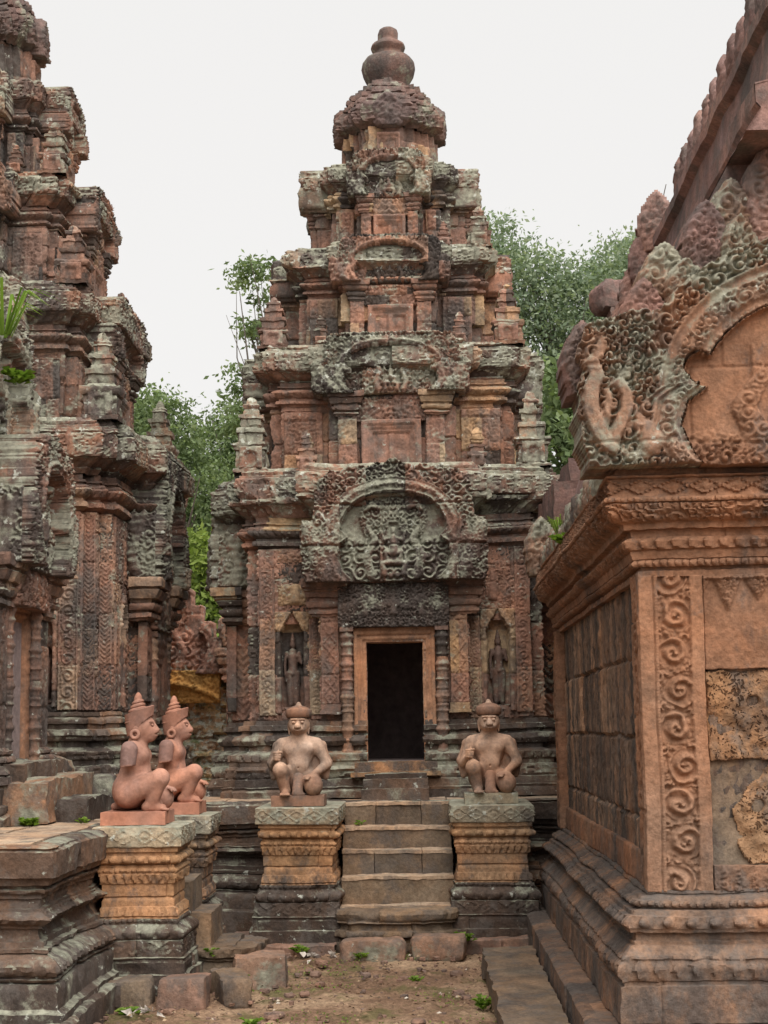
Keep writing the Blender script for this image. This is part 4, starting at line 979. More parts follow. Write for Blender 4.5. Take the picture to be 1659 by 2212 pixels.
# ------------------------------------------------------------------ middle tower with its open doorway
CT = (-.285, 16.2)
def mid_hole(c):
    return ((np.abs(c[:, 0]) < .265) & (c[:, 1] < -.9) & (c[:, 2] > 1.415) & (c[:, 2] < 2.515)) | ((np.abs(np.abs(c[:, 0])-.965) < .125) & (c[:, 1] < -1.2) & (c[:, 2] > 1.92) & (c[:, 2] < 2.70))
tw = tower('temple_tower', 'slender stepped sandstone tower in the middle with open black doorway', CT[0], CT[1], 1.0, 1.0, [(.68, 1.62), (1.275, 1.385)], (M_WALL, M_CORN, M_BASE, M_BASEL), True, 11, mid_hole, 1.0)
def X(x, y, z): return np.array([x, y, z], float)
UX = X(1, 0, 0)
def front_door():
    def hf(u, v):
        d = np.maximum(np.abs(u)-.262, (v-1.09)); d = np.maximum(d, 0)
        return np.where(d < .028, .0, np.where(d < .055, .022, np.where(d < .075, .010, .040)))
    f = relief('door_frame', M_DOOR, tw, X(.0, -1.635, 1.42), UX, .75, 1.225, hf, res=.0095, thick=.22, mask=lambda u, v: ~((np.abs(u) < .262) & (v < 1.09)), bw=5, bh=3, groove=0, bj=0, seed=1, jit=.002)
    m = MB(); m.box((0, -1.70, 1.375), (.74, .26, .09), .03, .9); m.box((0, -1.74, 1.315), (.80, .34, .04), .03, .4); m.build('door_sill', M_PED, tw, jit=.004, big=.006)
    # dark chamber behind the doorway
    m = MB(); x, y0, y1, z0, z1 = .55, -1.5, .6, 1.42, 3.2
    for a, b in (((-x, y1, z0), (x, y1, z1)),):
        m.add([(-x, y1, z0), (x, y1, z0), (x, y1, z1), (-x, y1, z1)], [[0, 1, 2, 3]])
    m.add([(-x, y0, z0), (-x, y1, z0), (-x, y1, z1), (-x, y0, z1)], [[0, 1, 2, 3]]); m.add([(x, y0, z0), (x, y1, z0), (x, y1, z1), (x, y0, z1)], [[3, 2, 1, 0]])
    m.add([(-x, y0-.2, z0), (x, y0-.2, z0), (x, y1, z0), (-x, y1, z0)], [[0, 1, 2, 3]]); m.add([(-x, y0, z1), (x, y0, z1), (x, y1, z1), (-x, y1, z1)], [[3, 2, 1, 0]])
    for s in (-1, 1): m.add([(s*.265, y0, z0), (s*x, y0, z0), (s*x, y0, z1), (s*.265, y0, z1)], [[0, 1, 2, 3]])
    m.add([(-.265, y0, 2.515), (.265, y0, 2.515), (.265, y0, z1), (-.265, y0, z1)], [[0, 1, 2, 3]])
    m.build('chamber', M_VOID, tw, jit=0, big=0)
    for s in (-1, 1): colonette(tw, M_WALL, (s*.435, -1.70, 1.36), .062, 1.29, 3+s, res=.009)
    relief('lintel', M_WALL2, tw, X(0, -1.72, 2.645), UX, 1.02, .40, lintel_h(1.02, .40, 4), res=.0095, thick=.14, bw=5, bh=3, seed=3, tint=.12)
    m = MB(); sweep(m, [(-.52, -1.55), (-.52, -1.72), (.52, -1.72), (.52, -1.55)], [(3.045, .0), (3.05, .03), (3.07, .03), (3.075, -.05)], ds=.02, dz=.01, groove=0, bj=0); m.build('lintel_moulding', M_WALL2, tw, jit=.004, big=.005)
    for s in (-1, 1):
        pilaster(tw, M_WALL, X(s*.595, -1.62, 1.95), UX, .165, .83, .035, 5+s, 'loz', res=.009, margin=.12)
        capital(tw, M_WALL2, X(s*.635, -1.615, 2.755), UX, .24, .055, .345, 3+s)
        m = MB(); m.box((s*.595, -1.66, 1.875), (.2, .1, .03), .03); m.box((s*.595, -1.65, 1.92), (.18, .08, .06), .03); m.build('pilaster_foot', M_WALL, tw, jit=.005, big=.006)
        # carved wall beside the porch: pilasters, niche with standing figure, panel above
        pilaster(tw, M_WALL, X(s*.742, -1.385, 1.86), UX, .115, .98 if s < 0 else 1.0, .012, 7+s, 'vine', res=.0095)
        pilaster(tw, M_WALL, X(s*1.203, -1.385, 1.86), UX, .145, 1.55, .014, 9+s, 'vine', res=.0095)
        devata_niche(tw, M_WALL, X(s*.965, -1.40, 1.87), UX, .325, .95, 5+s, M_WALL2)
        relief('wall_panel', M_WALL, tw, X(s*.93, -1.39, 2.82), UX, .335, .59, lambda u, v: np.maximum(.026*scroll(np.abs(u), v, .10, 6+s), .9*chain(u, v, [(0, .12), (0, .34)], [.05, .035])), res=.0105, thick=.05, bw=.6, bh=.20, seed=4+s)
        # stepped base blocks and little plinths at the foot of the wall
    f, mk = ped_shape(1.72, 1.12, 3, .022)
    relief('pediment', M_CORN2, tw, X(0.015, -1.83, 3.06), UX, 1.72, 1.12, lambda u, v: f(u, v)*.86, res=.0095, mask=mk, thick=.45, bw=.36, bh=.375, groove=.022, bj=.018, seed=6, tint=.26, jit=.005)
    # small moulded steps before the sill
    for i, (z, d, w) in enumerate(((1.20, .34, .58), (1.28, .22, .56), (1.32, .12, .54))):
        m = MB(); z0 = 1.10 if i == 0 else (1.2, 1.28)[i-1]; m.box((0, -1.98-d/2, (z0+z)/2), (w, d+.1, z-z0), .03, random.random()); m.build('door_step', M_BASE, tw, jit=.006, big=.008)
front_door()
def side_porch(t, w0, D, z0, z1, sx, side, mats, seed, zc=None):
    """porch on a flank of a tower: thick pediment whose end shows rearing serpents, capital and pilaster below"""
    mw, mc = mats; N = X(side, 0, 0); U = X(0, side, 0)
    Wp, H = w0*2.5, z1-z0; th = .36*sx
    f, mk = ped_shape(Wp, H, seed)
    r = .012 if side*-t.location.x > .5 else .02
    relief('pediment', mc, t, N*(D+.10*sx)+X(0, 0, z0), U, Wp, H, f, res=r, mask=mk, thick=th, bw=.4, bh=.34, bj=.014, seed=seed, jit=.006)
    ye = -Wp/2*.985; xm = (D+.10*sx-th/2)
    def nag(u, v):
        a = u*side; b = v/H
        n = np.maximum.reduce([chain(a, v, [(.02, .05*H), (-.02, .16*H), (.03, .30*H), (-.02+.06*i, (.44+.02*i)*H), (.05*(i-.6), .52*H)], [.07, .06, .05, .045, .02]) for i in (0, 1, 2)])
        return np.maximum(n*.9+.01*np.cos(v/.012)*(n > 0)*.5, .035*scroll(u, v, .12, seed+3))+.01
    relief('serpent_panel', mc, t, X(xm*side, ye-.012, z0+.02), UX, th+.02, H*.58, nag, res=.0105, mask=lambda u, v: v < H*.52-.05*np.abs(np.sin(u*30)), thick=.06, bw=5, bh=5, groove=0, seed=seed)
    for ys in (-1, 1):
        if ys > 0 and side*-t.location.x < .5: continue
        yy = ys*w0*.93
        capital(t, mw, X((D+.0)*side, yy, z0-.36*sx), U, .34*sx, .05, .37*sx, seed+1)
        pilaster(t, mw, X(D*side, yy, TOP+.8*sx), U, .26*sx, z0-.36*sx-TOP-.8*sx, .03, seed+2, 'vine', res=.015)
        colonette(t, mw, ((D+.03)*side, ys*w0*.62, TOP+.3), .06*sx, z0-.45*sx-TOP-.3, seed+3, 14, .02)
    relief('lintel', mw, t, N*(D+.06)+X(0, 0, z0-.42*sx), U, w0*1.55, .42*sx, lintel_h(w0*1.5, .42*sx, seed), res=.018, thick=.1, seed=seed)
    false_door(t, mw, N*(D+.01)+X(0, 0, TOP+.3), U, w0*1.15, z0-.42*sx-TOP-.3, seed, res=.025)
    # end faces of the porch wall, turned to the viewer
    wv = .20*sx
    pilaster(t, mw, X((D-.115*sx)*side, -w0-.0, TOP+.72*sx), UX, .22*sx, z0-.36*sx-TOP-.72*sx, .012, seed+5, 'chev', res=.012)
    capital(t, mw, X((D-.10*sx)*side, -w0-.005, z0-.36*sx), UX, .23*sx, .03, .355*sx, seed+6)
for s in (-1, 1): side_porch(tw, .68, 1.62, 3.10, 4.16, 1.0, s, (M_WALL, M_CORN), 30+s)

# ------------------------------------------------------------------ larger tower at the left edge
LT = (-4.63, 16.2); SZ = 1.156; SX = 1.2
lz = lambda z: TOP+(z-TOP)*SZ
def left_hole(c):
    z = (c[:, 2] > 1.97) & (c[:, 2] < 2.80)
    return z & (((np.abs(c[:, 0]-1.08) < .115) & (c[:, 1] < -1.5)) | ((np.abs(c[:, 1]+1.02) < .125) & (c[:, 0] > 1.5)))
lt = tower('temple_tower', 'larger stepped tower cut off by the left edge, behind the side-facing statues', LT[0], LT[1], SX, SZ, [(.62, 1.85), (1.42, 1.68), (1.55, 1.55)], (M_WALL2, M_CORN2, M_BASE, M_BASE), False, 47, left_hole, 1.07)
side_porch(lt, .62, 1.85, 3.22, 4.52, 1.15, 1, (M_WALL2, M_CORN2), 51)
def left_front():
    zb, zt = lz(1.80), lz(3.40)
    pilaster(lt, M_WALL2, X(1.325, -1.68, zb+.02), UX, .18, zt-zb-.02, .012, 61, 'vine', res=.0085, margin=.08)
    devata_niche(lt, M_WALL2, X(1.08, -1.69, zb+.05), UX, .30, 1.08, 62, M_WALL2)
    relief('wall_panel', M_WALL2, lt, X(1.08, -1.685, zb+1.13), UX, .30, zt-zb-1.15, lambda u, v: .03*scroll(np.abs(u), v, .11, 6), res=.01, thick=.05, seed=64)
    pilaster(lt, M_WALL2, X(.84, -1.68, zb+.02), UX, .16, zt-zb-.02, .012, 63, 'vine', res=.012)
    pilaster(lt, M_WALL2, X(1.485, -1.55, zb+.02), UX, .125, zt-zb-.02, .012, 65, 'chev', res=.009, margin=.10)
    pilaster(lt, M_WALL2, X(1.615, -1.42, zb+.02), UX, .125, zt-zb-.02, .012, 66, 'chev', res=.009, margin=.10)
    # flank faces
    pilaster(lt, M_WALL2, X(1.42, -1.615, zb+.02), (0, 1, 0), .12, zt-zb-.02, .014, 67, 'vine', res=.012)
    devata_niche(lt, M_WALL2, X(1.69, -1.02, zb+.05), (0, 1, 0), .34, 1.08, 68, M_WALL2)
    pilaster(lt, M_WALL2, X(1.68, -1.30, zb+.02), (0, 1, 0), .16, zt-zb-.02, .014, 69, 'vine', res=.012)
left_front()
# ------------------------------------------------------------------ hall in front of the larger tower (left edge)
def hall():
    t = thing('temple_hall', 'carved red hall wall with small arched portal at the far left edge', 'temple hall')
    plan = [(-6.2, 8.4), (-3.30, 8.4), (-3.30, 12.75), (-3.75, 12.75), (-3.75, 14.2)]
    f = lambda a, b, n: n[0] > .5
    m = MB(); T = TOP
    pr = [(T, .42), (T+.14, .42), (T+.15, .38), (T+.26, .38), (T+.27, .34), (T+.33, .36), (T+.40, .33), (T+.45, .22), (T+.46, .16), (T+.53, .18), (T+.58, .15), (T+.60, .05)]
    sweep(m, plan, pr, ds=.03, dz=.02, fine=f, bw=.5, bh=.2, seed=71, chip=.05, bj=.02); m.build('base', M_BASE, t, jit=.012, big=.02)
    m = MB(); sweep(m, plan, [(T+.58, .0), (3.28, .0)], ds=.035, dz=.03, fine=f, orn=[(T+.6, 3.2, 'scroll', .11, .018)], bw=.45, bh=.42, seed=72); m.build('wall', M_WALL2, t, jit=.006)
    m = MB(); H = .75; z = 3.26
    sweep(m, plan, [(z+a*H, o*1.0) for a, o in WALLCORN]+[(z+H+.01, -.2)], ds=.03, dz=.02, fine=f, orn=[(z+.16*H, z+.28*H, 'bead', .06, .016), (z+.56*H, z+.85*H, 'scroll', .09, .018)], bw=.4, bh=.3, seed=73, chip=.05, bj=.02); m.build('cornice', M_CORN, t, jit=.012, big=.02)
    m = MB(); sweep(m, [(-5.5, 8.8), (-3.42, 8.8), (-3.42, 12.3), (-5.5, 12.3)], [(4.0, .0), (4.18, .02), (4.20, .10), (4.30, .10), (4.31, .05), (4.55, -.03), (4.57, .06), (4.72, .07), (4.74, -.05), (5.0, -.25), (5.2, -.6)], ds=.04, dz=.03, fine=f, orn=[(4.0, 4.18, 'scroll', .1, .02), (4.32, 4.54, 'scroll', .12, .03)], bw=.4, bh=.22, seed=74, chip=.06, bj=.025); m.build('roof', M_CORN, t, jit=.014, big=.025)
    U = (0, 1, 0); yc = 11.70
    # portal block and its carved pieces, facing the side stairs
    m = MB(); sweep(m, [(-3.4, yc-.62), (-3.10, yc-.62), (-3.10, yc+.62), (-3.4, yc+.62)], [(T+.3, 0), (3.3, 0)], ds=.04, dz=.05, bw=.4, bh=.4, seed=75, groove=.01); m.build('portal_wall', M_WALL2, t, jit=.006)
    def hf(u, v):
        d = np.maximum(np.maximum(np.abs(u)-.25, v-1.12), 0); return np.where(d < .03, .0, np.where(d < .06, .03, np.where(d < .08, .015, .05)))
    relief('door_frame', M_DOOR, t, X(-3.08, yc, T+.34), U, .68, 1.24, hf, res=.012, thick=.1, mask=lambda u, v: ~((np.abs(u) < .25) & (v < 1.12)), groove=0, bj=0, bw=5, bh=5)
    m = MB(); m.box((-3.09, yc, T+.9), (.02, .5, 1.14), .1, .2); m.build('door_recess', M_VOID, t, jit=0, big=0)
    for s in (-1, 1):
        colonette(t, M_WALL2, (-3.02, yc+s*.40, T+.32), .062, 1.28, 7+s, 24, .01)
        pilaster(t, M_WALL2, X(-3.02, yc+s*.60, T+.5), U, .24, 1.05, .02, 8+s, 'loz', res=.012)
        pilaster(t, M_DOOR, X(-3.06, yc+s*.60-.12, T+.5), UX, .10, 1.05, .0, 8+s, 'chev', res=.012)
        capital(t, M_WALL2, X(-3.02, yc+s*.62, T+1.50), U, .28, .04, .38, 9+s)
        capital(t, M_WALL2, X(-3.02, yc+s*.60, T+.28), U, .25, .04, .24, 9+s, up=False)
    relief('lintel', M_WALL2, t, X(-2.95, yc, T+1.55), U, .95, .42, lintel_h(.95, .42, 5), res=.010, thick=.15, bw=5, bh=5, seed=76)
    f1, mk = ped_shape(1.36, 1.02, 12, .03)
    relief('pediment', M_CORN2, t, X(-2.86, yc, 2.93), U, 1.36, 1.02, f1, res=.010, mask=mk, thick=.32, bw=.45, bh=.34, seed=77, jit=.006)
    def nag(u, v):
        n = np.maximum.reduce([chain(u, v, [(-.02, .02), (-.05+.05*i, .14), (-.10+.09*i, .30), (-.09+.09*i, .44)], [.06, .055, .05, .045]) for i in (0, 1, 2)])
        return np.maximum(n, .035*scroll(u, v, .11, 3))
    relief('serpent_panel', M_CORN2, t, X(-3.02, yc-.69, 2.93), UX, .34, .55, nag, res=.010, thick=.05, groove=0, bw=5, bh=5)
    # second pediment above, set back
    f2, mk2 = ped_shape(1.5, .95, 15, .04)
    relief('upper_pediment', M_CORN, t, X(-3.12, 11.35, 3.9), U, 1.5, .95, f2, res=.014, mask=mk2, thick=.35, bw=.4, bh=.3, seed=78, jit=.01)
    relief('serpent_panel', M_CORN, t, X(-3.25, 11.36-.75, 3.9), UX, .38, .52, nag, res=.013, thick=.05, groove=0, bw=5, bh=5)
    # entrance steps
    for i, (x0, x1, y0, y1, z0, z1) in enumerate(((-3.1, -2.62, 10.9, 12.4, T, T+.30), (-2.7, -2.40, 11.15, 12.2, T, T+.16), (-3.1, -2.80, 11.0, 12.35, T+.28, T+.42), (-2.55, -2.33, 12.35, 12.75, T, T+.12))):
        m = MB(); m.box(((x0+x1)/2, (y0+y1)/2, (z0+z1)/2), (x1-x0, y1-y0, z1-z0), .04); m.build('entrance_step', M_BASE if i else M_BASEL, t, jit=.012, big=.022, seed=i)
    rock('fallen_block', 'moulded dark stone lying beside the hall steps on the platform', (-2.62, 12.55, T), (.34, .36, .34), .1, M_BASEL, 31, 8)
hall()

# ------------------------------------------------------------------ library (right)
LX, LY = 1.10, 8.04
def library():
    t = thing('temple_library', 'orange sandstone library at the right with carved corner post and steep ridge roof', 'temple library')
    plan = [(LX, 13.1), (LX, LY), (2.80, LY), (2.80, 13.1)]
    f = lambda a, b, n: n[1] < -.5 or n[0] < -.5
    # base mouldings
    pr = [(-.05, .36), (.27, .35), (.285, .33), (.29, .20), (.30, .20), (.47, .195), (.475, .175), (.49, .175), (.495, .185), (.55, .19), (.62, .165), (.655, .135), (.66, .12), (.675, .12), (.68, .105), (.715, .10), (.72, .135), (.735, .14), (.74, .145), (.795, .145), (.80, .12), (.82, .115), (.825, .07), (.83, .07), (.835, .085), (.865, .085), (.87, .06), (.885, .055), (.89, .03), (.91, .02), (.912, -.1)]
    m = MB(); sweep(m, plan, pr, ds=.011, dz=.011, fine=f, orn=[(.742, .793, 'bead', .098, .036), (.837, .863, 'bead', .036, .016), (.50, .61, 'petald', .075, .020), (.30, .31, 'bead', .05, .0)], bw=.9, bh=.30, seed=81, bj=.007, groove=.010, chip=.012)
    m.build('base', M_LIBB, t, jit=.004, jscale=.06, big=.010)
    # wall core (laterite courses on the flank)
    m = MB(); sweep(m, plan, [(.88, -.03), (2.52, -.03)], ds=.02, dz=.02, fine=f, bw=.95, bh=.42, seed=82, bj=.008, groove=.028); m.build('wall', M_LATD, t, jit=.010, jscale=.05, big=.010)
    W_ = M_LIB
    # side wall: low course, thin far post, carved near edge
    sx = (0, -1, 0)
    relief('wall_course', M_LIBC, t, X(LX-.0, 10.5, .905), sx, 4.9, .17, lambda u, v: .006*petals(u, v/.17, .12), res=.016, thick=.05, bw=.55, bh=1, seed=3)
    pilaster(t, W_, X(LX-.02, 12.98, .905), sx, .24, 1.58, .01, 4, 'vine', res=.013)
    pilaster(t, W_, X(LX-.005, LY+.11, .905), sx, .24, 1.58, .0, 5, 'vine', res=.009)
    # corner post on the front, carved with a rising vine of medallions
    PW, PH = .325, 1.575
    def post(u, v):
        e = u/PW+.5
        vi = (e > .30) & (e < .80); ux = (u-.05*PW); w = .5*PW
        p = .19; kx = np.floor((v+.05)/p); dv = (v+.05)/p-kx-.5; s = np.where(np.mod(kx, 2) < 1, 1., -1.)
        rnd_ = h2(kx, 2., 5.); ux = ux+.012*n2(u, v, .06, 3); x = ux/w*s; y = dv*p/w+.010*n2(u, v, .05, 8)/w; ox = .07+.10*rnd_; r = np.hypot(x+ox, y+.06*(rnd_-.5)); th = np.arctan2(y, x+ox)
        sp = .5+.5*np.cos(2*math.pi*r*(2.7+.5*rnd_)-th+1.5*rnd_); sp = sp*(1-.22*(np.cos(th*(8+np.floor(rnd_*5)))*.5+.5)*sm(.25, .36, r)); R_ = .48+.07*rnd_; env = sm(R_+.04, R_-.05, r)
        _, _, r2, hid = cells(ux, v, .034, .35, 5); leaf = np.clip(1-(r2/.58)**2, 0, 1)*(.6+.4*hid)
        curl = scroll1(ux, v, .062, 9, .3, 2.2); leaf = np.maximum(leaf*.55, curl*.95*sm(.55, .7, r))
        ros = .6+.4*np.cos(3*th+rnd_*6)*sm(.02, .08, r)
        c = np.maximum(np.maximum(env*sp, (1-env)*leaf), sm(.19, .15, r)*ros)
        bead = .006*beads(v, np.clip((e-.245)/.035, 0, 1), .015)*((e > .24) & (e < .285))
        h = np.where(vi, -.012+.034*c, .018)
        return np.where(e < .22, .022, h)+bead-.010*((e > .225) & (e < .24))
    relief('corner_post', W_, t, X(LX+PW/2-.015, LY, .902), UX, PW, PH, post, res=.0052, thick=.10, bw=9, bh=9, groove=0, bj=0, tint=.55, jit=.0025)
    # front infill
    x1 = LX+PW-.01; wd = 2.8-LX-.02-2*(PW-.02); xc = 1.95
    def pend(u, v):
        p = .155; k = fr(u/p+.15)-.5; big = np.mod(np.floor(u/p+.15), 2); L = np.where(big > .5, .17, .12)
        d = (.465-v)/L; wv = np.clip(1-d, 0, 1)*.46+.02; ins = (np.abs(k) < wv) & (d > 0) & (d < 1)
        return np.where(ins, .008+.020*scroll(k*p, v, .045, 3)*sm(0, .12, wv-np.abs(k))+.006, 0)+.012*(v > .455)+.01*(v > .47)*scroll(u, v, .04, 2)
    relief('wall_panel', W_, t, X(xc, LY-.005, 2.00), UX, wd, .475, pend, res=.006, thick=.06, bw=5, bh=5, groove=0, bj=0, tint=.8, jit=.003)
    def latb(u, v): return .018*n2(u, v, .16, 3)+.012*n2(u, v, .05, 4)-.05*sm(.035, .022, np.hypot(u+.30, v-.29))
    relief('laterite_block', M_LAT, t, X(xc, LY+.01, 1.545), UX, wd-.01, .445, latb, res=.008, thick=.06, bw=5, bh=5, groove=0, bj=0, jit=.008)
    edge = lambda v: -.42+.02*n2(v*0, v, .09, 5)+.75*np.clip(v-.27, 0, 1)+.45*np.clip(.14-v, 0, 1)
    relief('laterite_block', M_LAT, t, X(xc, LY+.02, 1.025), UX, wd-.01, .51, latb, res=.008, thick=.07, bw=5, bh=5, groove=0, bj=0, jit=.008, mask=lambda u, v: (u > edge(v)) & (v < .505))
    m = MB(); m.box((xc, LY+.06, 1.28), (wd, .06, .53), .03, .45); m.build('mortar_wall', M_STEP, t, jit=.005, big=.008)
    relief('wall_course', M_LIBC, t, X(xc, LY, .90), UX, wd, .125, lambda u, v: .004+.018*petals(u, v/.125, .075)*scroll(u, v, .05, 2), res=.006, thick=.05, bw=.5, bh=1, seed=5)
    # cornice
    zc = 2.475; cp = [(2.47, -.02), (2.472, .012), (2.50, .014), (2.503, .0), (2.518, .0), (2.52, .03), (2.555, .03), (2.558, .04), (2.575, .045), (2.59, .05), (2.60, .05), (2.605, .066), (2.662, .066), (2.666, .045), (2.70, .05), (2.705, .085), (2.735, .09), (2.74, .10), (2.76, .125), (2.80, .155), (2.835, .165), (2.838, .185), (2.862, .185), (2.866, .16), (2.875, .155), (2.96, .155), (2.965, .17), (2.975, .17), (2.985, .12), (3.02, .11), (3.03, -.05)]
    m = MB(); sweep(m, plan, cp, ds=.009, dz=.010, fine=f, orn=[(2.521, 2.554, 'bead', .036, .018), (2.607, 2.660, 'bead', .074, .034), (2.745, 2.833, 'scroll', .085, .024), (2.839, 2.861, 'bead', .026, .010), (2.88, 2.955, 'loz', .135, .022)], bw=.7, bh=.33, seed=83, bj=.006, groove=.008, chip=.010)
    m.build('cornice', M_LIB, t, jit=.0035, jscale=.05, big=.010)
    # aisle vault, upper storey and ridge
    m = MB(); rp = [(1.02, 3.0), (1.10, 3.30), (1.25, 3.80), (1.45, 4.30), (1.66, 4.68), (1.74, 4.80), (1.715, 4.83), (1.715, 4.93), (1.80, 4.95), (1.84, 5.30), (1.79, 5.33), (1.79, 5.40), (1.86, 5.42), (1.895, 5.56), (1.91, 5.60), (1.985, 5.62)]
    full = rp+[(3.97-x, z) for x, z in rp[::-1]]
    def vault(prof, y1):
        pts = []; ys = np.arange(11.62, y1, -.05)
        for (a, b) in zip(prof[:-1], prof[1:]):
            k = max(1, int(math.hypot(b[0]-a[0], b[1]-a[1])/.035)); pts += [(a[0]+(b[0]-a[0])*i/k, a[1]+(b[1]-a[1])*i/k) for i in range(k)]
        pts = np.array(pts+[prof[-1]]); Pg = np.zeros((len(ys), len(pts), 3)); Pg[..., 0] = pts[None, :, 0]; Pg[..., 2] = pts[None, :, 1]; Pg[..., 1] = ys[:, None]
        m.grid(Pg, h2(np.floor(ys[:-1, None]/.55+np.floor(pts[None, :-1, 1]/.33)*.37), np.floor(pts[None, :-1, 1]/.33), 3))
    vault(rp[:5], 8.13); vault([(3.97-x, z) for x, z in rp[4::-1]], 8.13); up = rp[4:]; vault(up+[(3.97-x, z) for x, z in up[::-1]], 7.60); m.build('roof', M_ROOF, t, jit=.004, jscale=.1, big=.012)
    # end walls of the roof
    m = MB(); V = [(x, 11.60, z) for x, z in full]; n = len(V); c = (1.985, 11.60, 3.5); m.add(V+[c], [[i, i+1, n] for i in range(n-1)], .4); m.build('gable_wall', M_ROOF, t, jit=0, big=0)
    q = len(rp); m = MB(); m.add([(x, 7.63 if i > 4 else 8.13, z) for i, (x, z) in enumerate(rp[:4]+[rp[4], rp[4]]+rp[5:])]+[(3.97-x, 7.63 if i > 4 else 8.13, z) for i, (x, z) in enumerate(rp[:4]+[rp[4], rp[4]]+rp[5:])], [[i, i+1, q+2+i, q+1+i] for i in range(q)], .4); m.build('gable_wall', M_ROOF, t, jit=0, big=0)
    rng = random.Random(8)
    # row of flame stones along the ridge
    y = 11.5
    while y > 8.2:
        h_ = rng.uniform(.36, .42); leaf_finial('ridge_stone', M_ROOF, t, X(1.985, y, 5.60), (0, -1, 0), .27, h_, .09, rng.randint(0, 99), 1.0, .02, .03); y -= .30
    # leaf stones along the eave of the aisle
    y = 12.9
    while y > 8.5:
        h_ = rng.uniform(.14, .24)
        if rng.random() > .12: leaf_finial('eave_stone', M_LIBP, t, X(1.00, y, 2.99), (0, -1, 0), .16, h_, .06, rng.randint(0, 99), 1.0, .016, .03)
        y -= .185
    leaf_finial('corner_stone', M_LIBP, t, X(.98, 13.05, 2.96), UX, .30, .50, .2, 5, 1, .014, .08)
    # west gable seen from behind, with flame edge
    for i, (x, y_, z, w, h_) in enumerate(((1.86, 11.85, 5.35, .34, .50), (1.76, 11.9, 5.12, .30, .42), (1.70, 12.0, 4.88, .30, .44), (1.62, 12.1, 4.62, .30, .44), (1.55, 12.2, 4.30, .32, .46))):
        leaf_finial('gable_stone', M_ROOF, t, X(x, y_, z), (1, -.15, 0), w, h_, .16, i, 1.0, .015, .05)
    m = MB(); m.box((1.74, 13.35, 4.55), (.22, .35, 1.5), .05, .8); m.box((1.70, 13.35, 5.40), (.40, .36, .27), .03, .1, rot=.25, rnd=4.5); m.box((1.95, 12.3, 4.1), (.7, .5, 2.0), .08, .3); m.build('far_gable', M_ROOF, t, jit=.018, jscale=.07, big=.035)
    m = MB(); m.box((1.98, 13.9, 1.7), (1.3, 1.6, 3.4), .1, .4); m.box((1.75, 13.9, 3.55), (1.3, 1.7, .42), .06, .3); m.box((1.80, 13.9, 3.86), (1.1, 1.5, .25), .06, .2); m.build('west_porch', M_ROOF, t, jit=.012, big=.03)
    # front pediment
    zb = 3.008; A = (1.95, 3.27)
    def ph(u, v):
        z = v+zb; x = 1.95+u; au = np.abs(u); r = np.hypot(u, z-A[1]); up = z > 3.40
        # outer edge of the frame and inner opening, cusped at its foot
        lob = np.hypot(au-.545, z-3.50)
        inner = (up & ((r < .565) | (lob < .075))) | (~up & (au < np.interp(z, [3.0, 3.06, 3.2, 3.33, 3.40], [.53, .58, .64, .60, .50])))
        outer = (up & (r < .775)) | (~up & (au < np.interp(z, [3.0, 3.06, 3.2, 3.33, 3.40], [.66, .74, .80, .79, .775])))
        d = np.where(up, (r-.565)/.21, (au-np.interp(z, [3.0, 3.06, 3.2, 3.33, 3.40], [.53, .58, .64, .60, .50]))/.17)
        ridge = .075+.014*np.cos(d*2*math.pi*3)*((d < .3) | (d > .74))+.030*scroll(au, z, .085, 4)*((d > .3) & (d < .74))
        ridge = np.where(d < .12, .055+.02*beads(np.arctan2(z-A[1], au)*.6, np.clip(d/.12, 0, 1), .035), ridge)
        tree = np.maximum.reduce([chain(au, z, [(.02, 3.1), (.05, 3.4), (0, 3.75)], [.10, .09, .02]), chain(au, z, [(.30, 3.03), (.25, 3.15), (.33, 3.3), (.24, 3.45), (.27, 3.62)], [.09, .075, .06, .045, .01])])
        tym = np.where(tree > 0, .012+.55*tree*(.35+.65*scroll(au, z, .085, 7)), .0)
        tym = np.maximum(tym, .04*scroll(au, z, .11, 8)*sm(3.20, 3.08, z))
        bord = .035+.060*scroll(au, z, .095, 11)
        h = np.where(inner, tym, np.where(outer, ridge, bord))
        # serpents and sea-monster at the corner
        U_ = 1.17-au
        s = np.maximum.reduce([chain(U_, z, [(.17, 3.09), (.11, 3.17), (.07, 3.28), (.075, 3.39), (.105, 3.46), (.085, 3.525), (.025, 3.505)], [.036, .043, .043, .041, .040, .036, .012]),
            chain(U_, z, [(.18, 3.13), (.215, 3.22), (.25, 3.29), (.252, 3.365), (.215, 3.42), (.155, 3.41)], [.030, .036, .036, .034, .032, .010]),
            chain(U_, z, [(.13, 3.10), (.135, 3.20), (.155, 3.30), (.16, 3.37), (.13, 3.40)], [.020, .024, .024, .020, .008])*1.0])
        crest = np.maximum(chain(U_, z, [(.10, 3.55), (.14, 3.62), (.13, 3.69)], [.03, .03, .008]), chain(U_, z, [(.23, 3.45), (.275, 3.50), (.27, 3.55)], [.025, .024, .008]))
        s = np.where(s > 0, np.minimum(s*2.0, .055)+.055+.005*np.cos((U_+z*.4)/.0085*1.1)*(s < .026), np.where(crest > 0, .055+crest, 0))
        jaw = np.maximum.reduce([chain(U_, z, [(.40, 3.13), (.36, 3.10), (.35, 3.19)], [.05, .055, .045]), chain(U_, z, [(.35, 3.20), (.27, 3.215), (.205, 3.185), (.20, 3.15)], [.032, .026, .020, .012]), chain(U_, z, [(.34, 3.06), (.25, 3.05), (.225, 3.09)], [.03, .024, .014]), chain(U_, z, [(.33, 3.225), (.31, 3.25)], .022)])
        eye = np.hypot(U_-.315, z-3.20); jaw = np.where(eye < .012, jaw+.012, jaw)
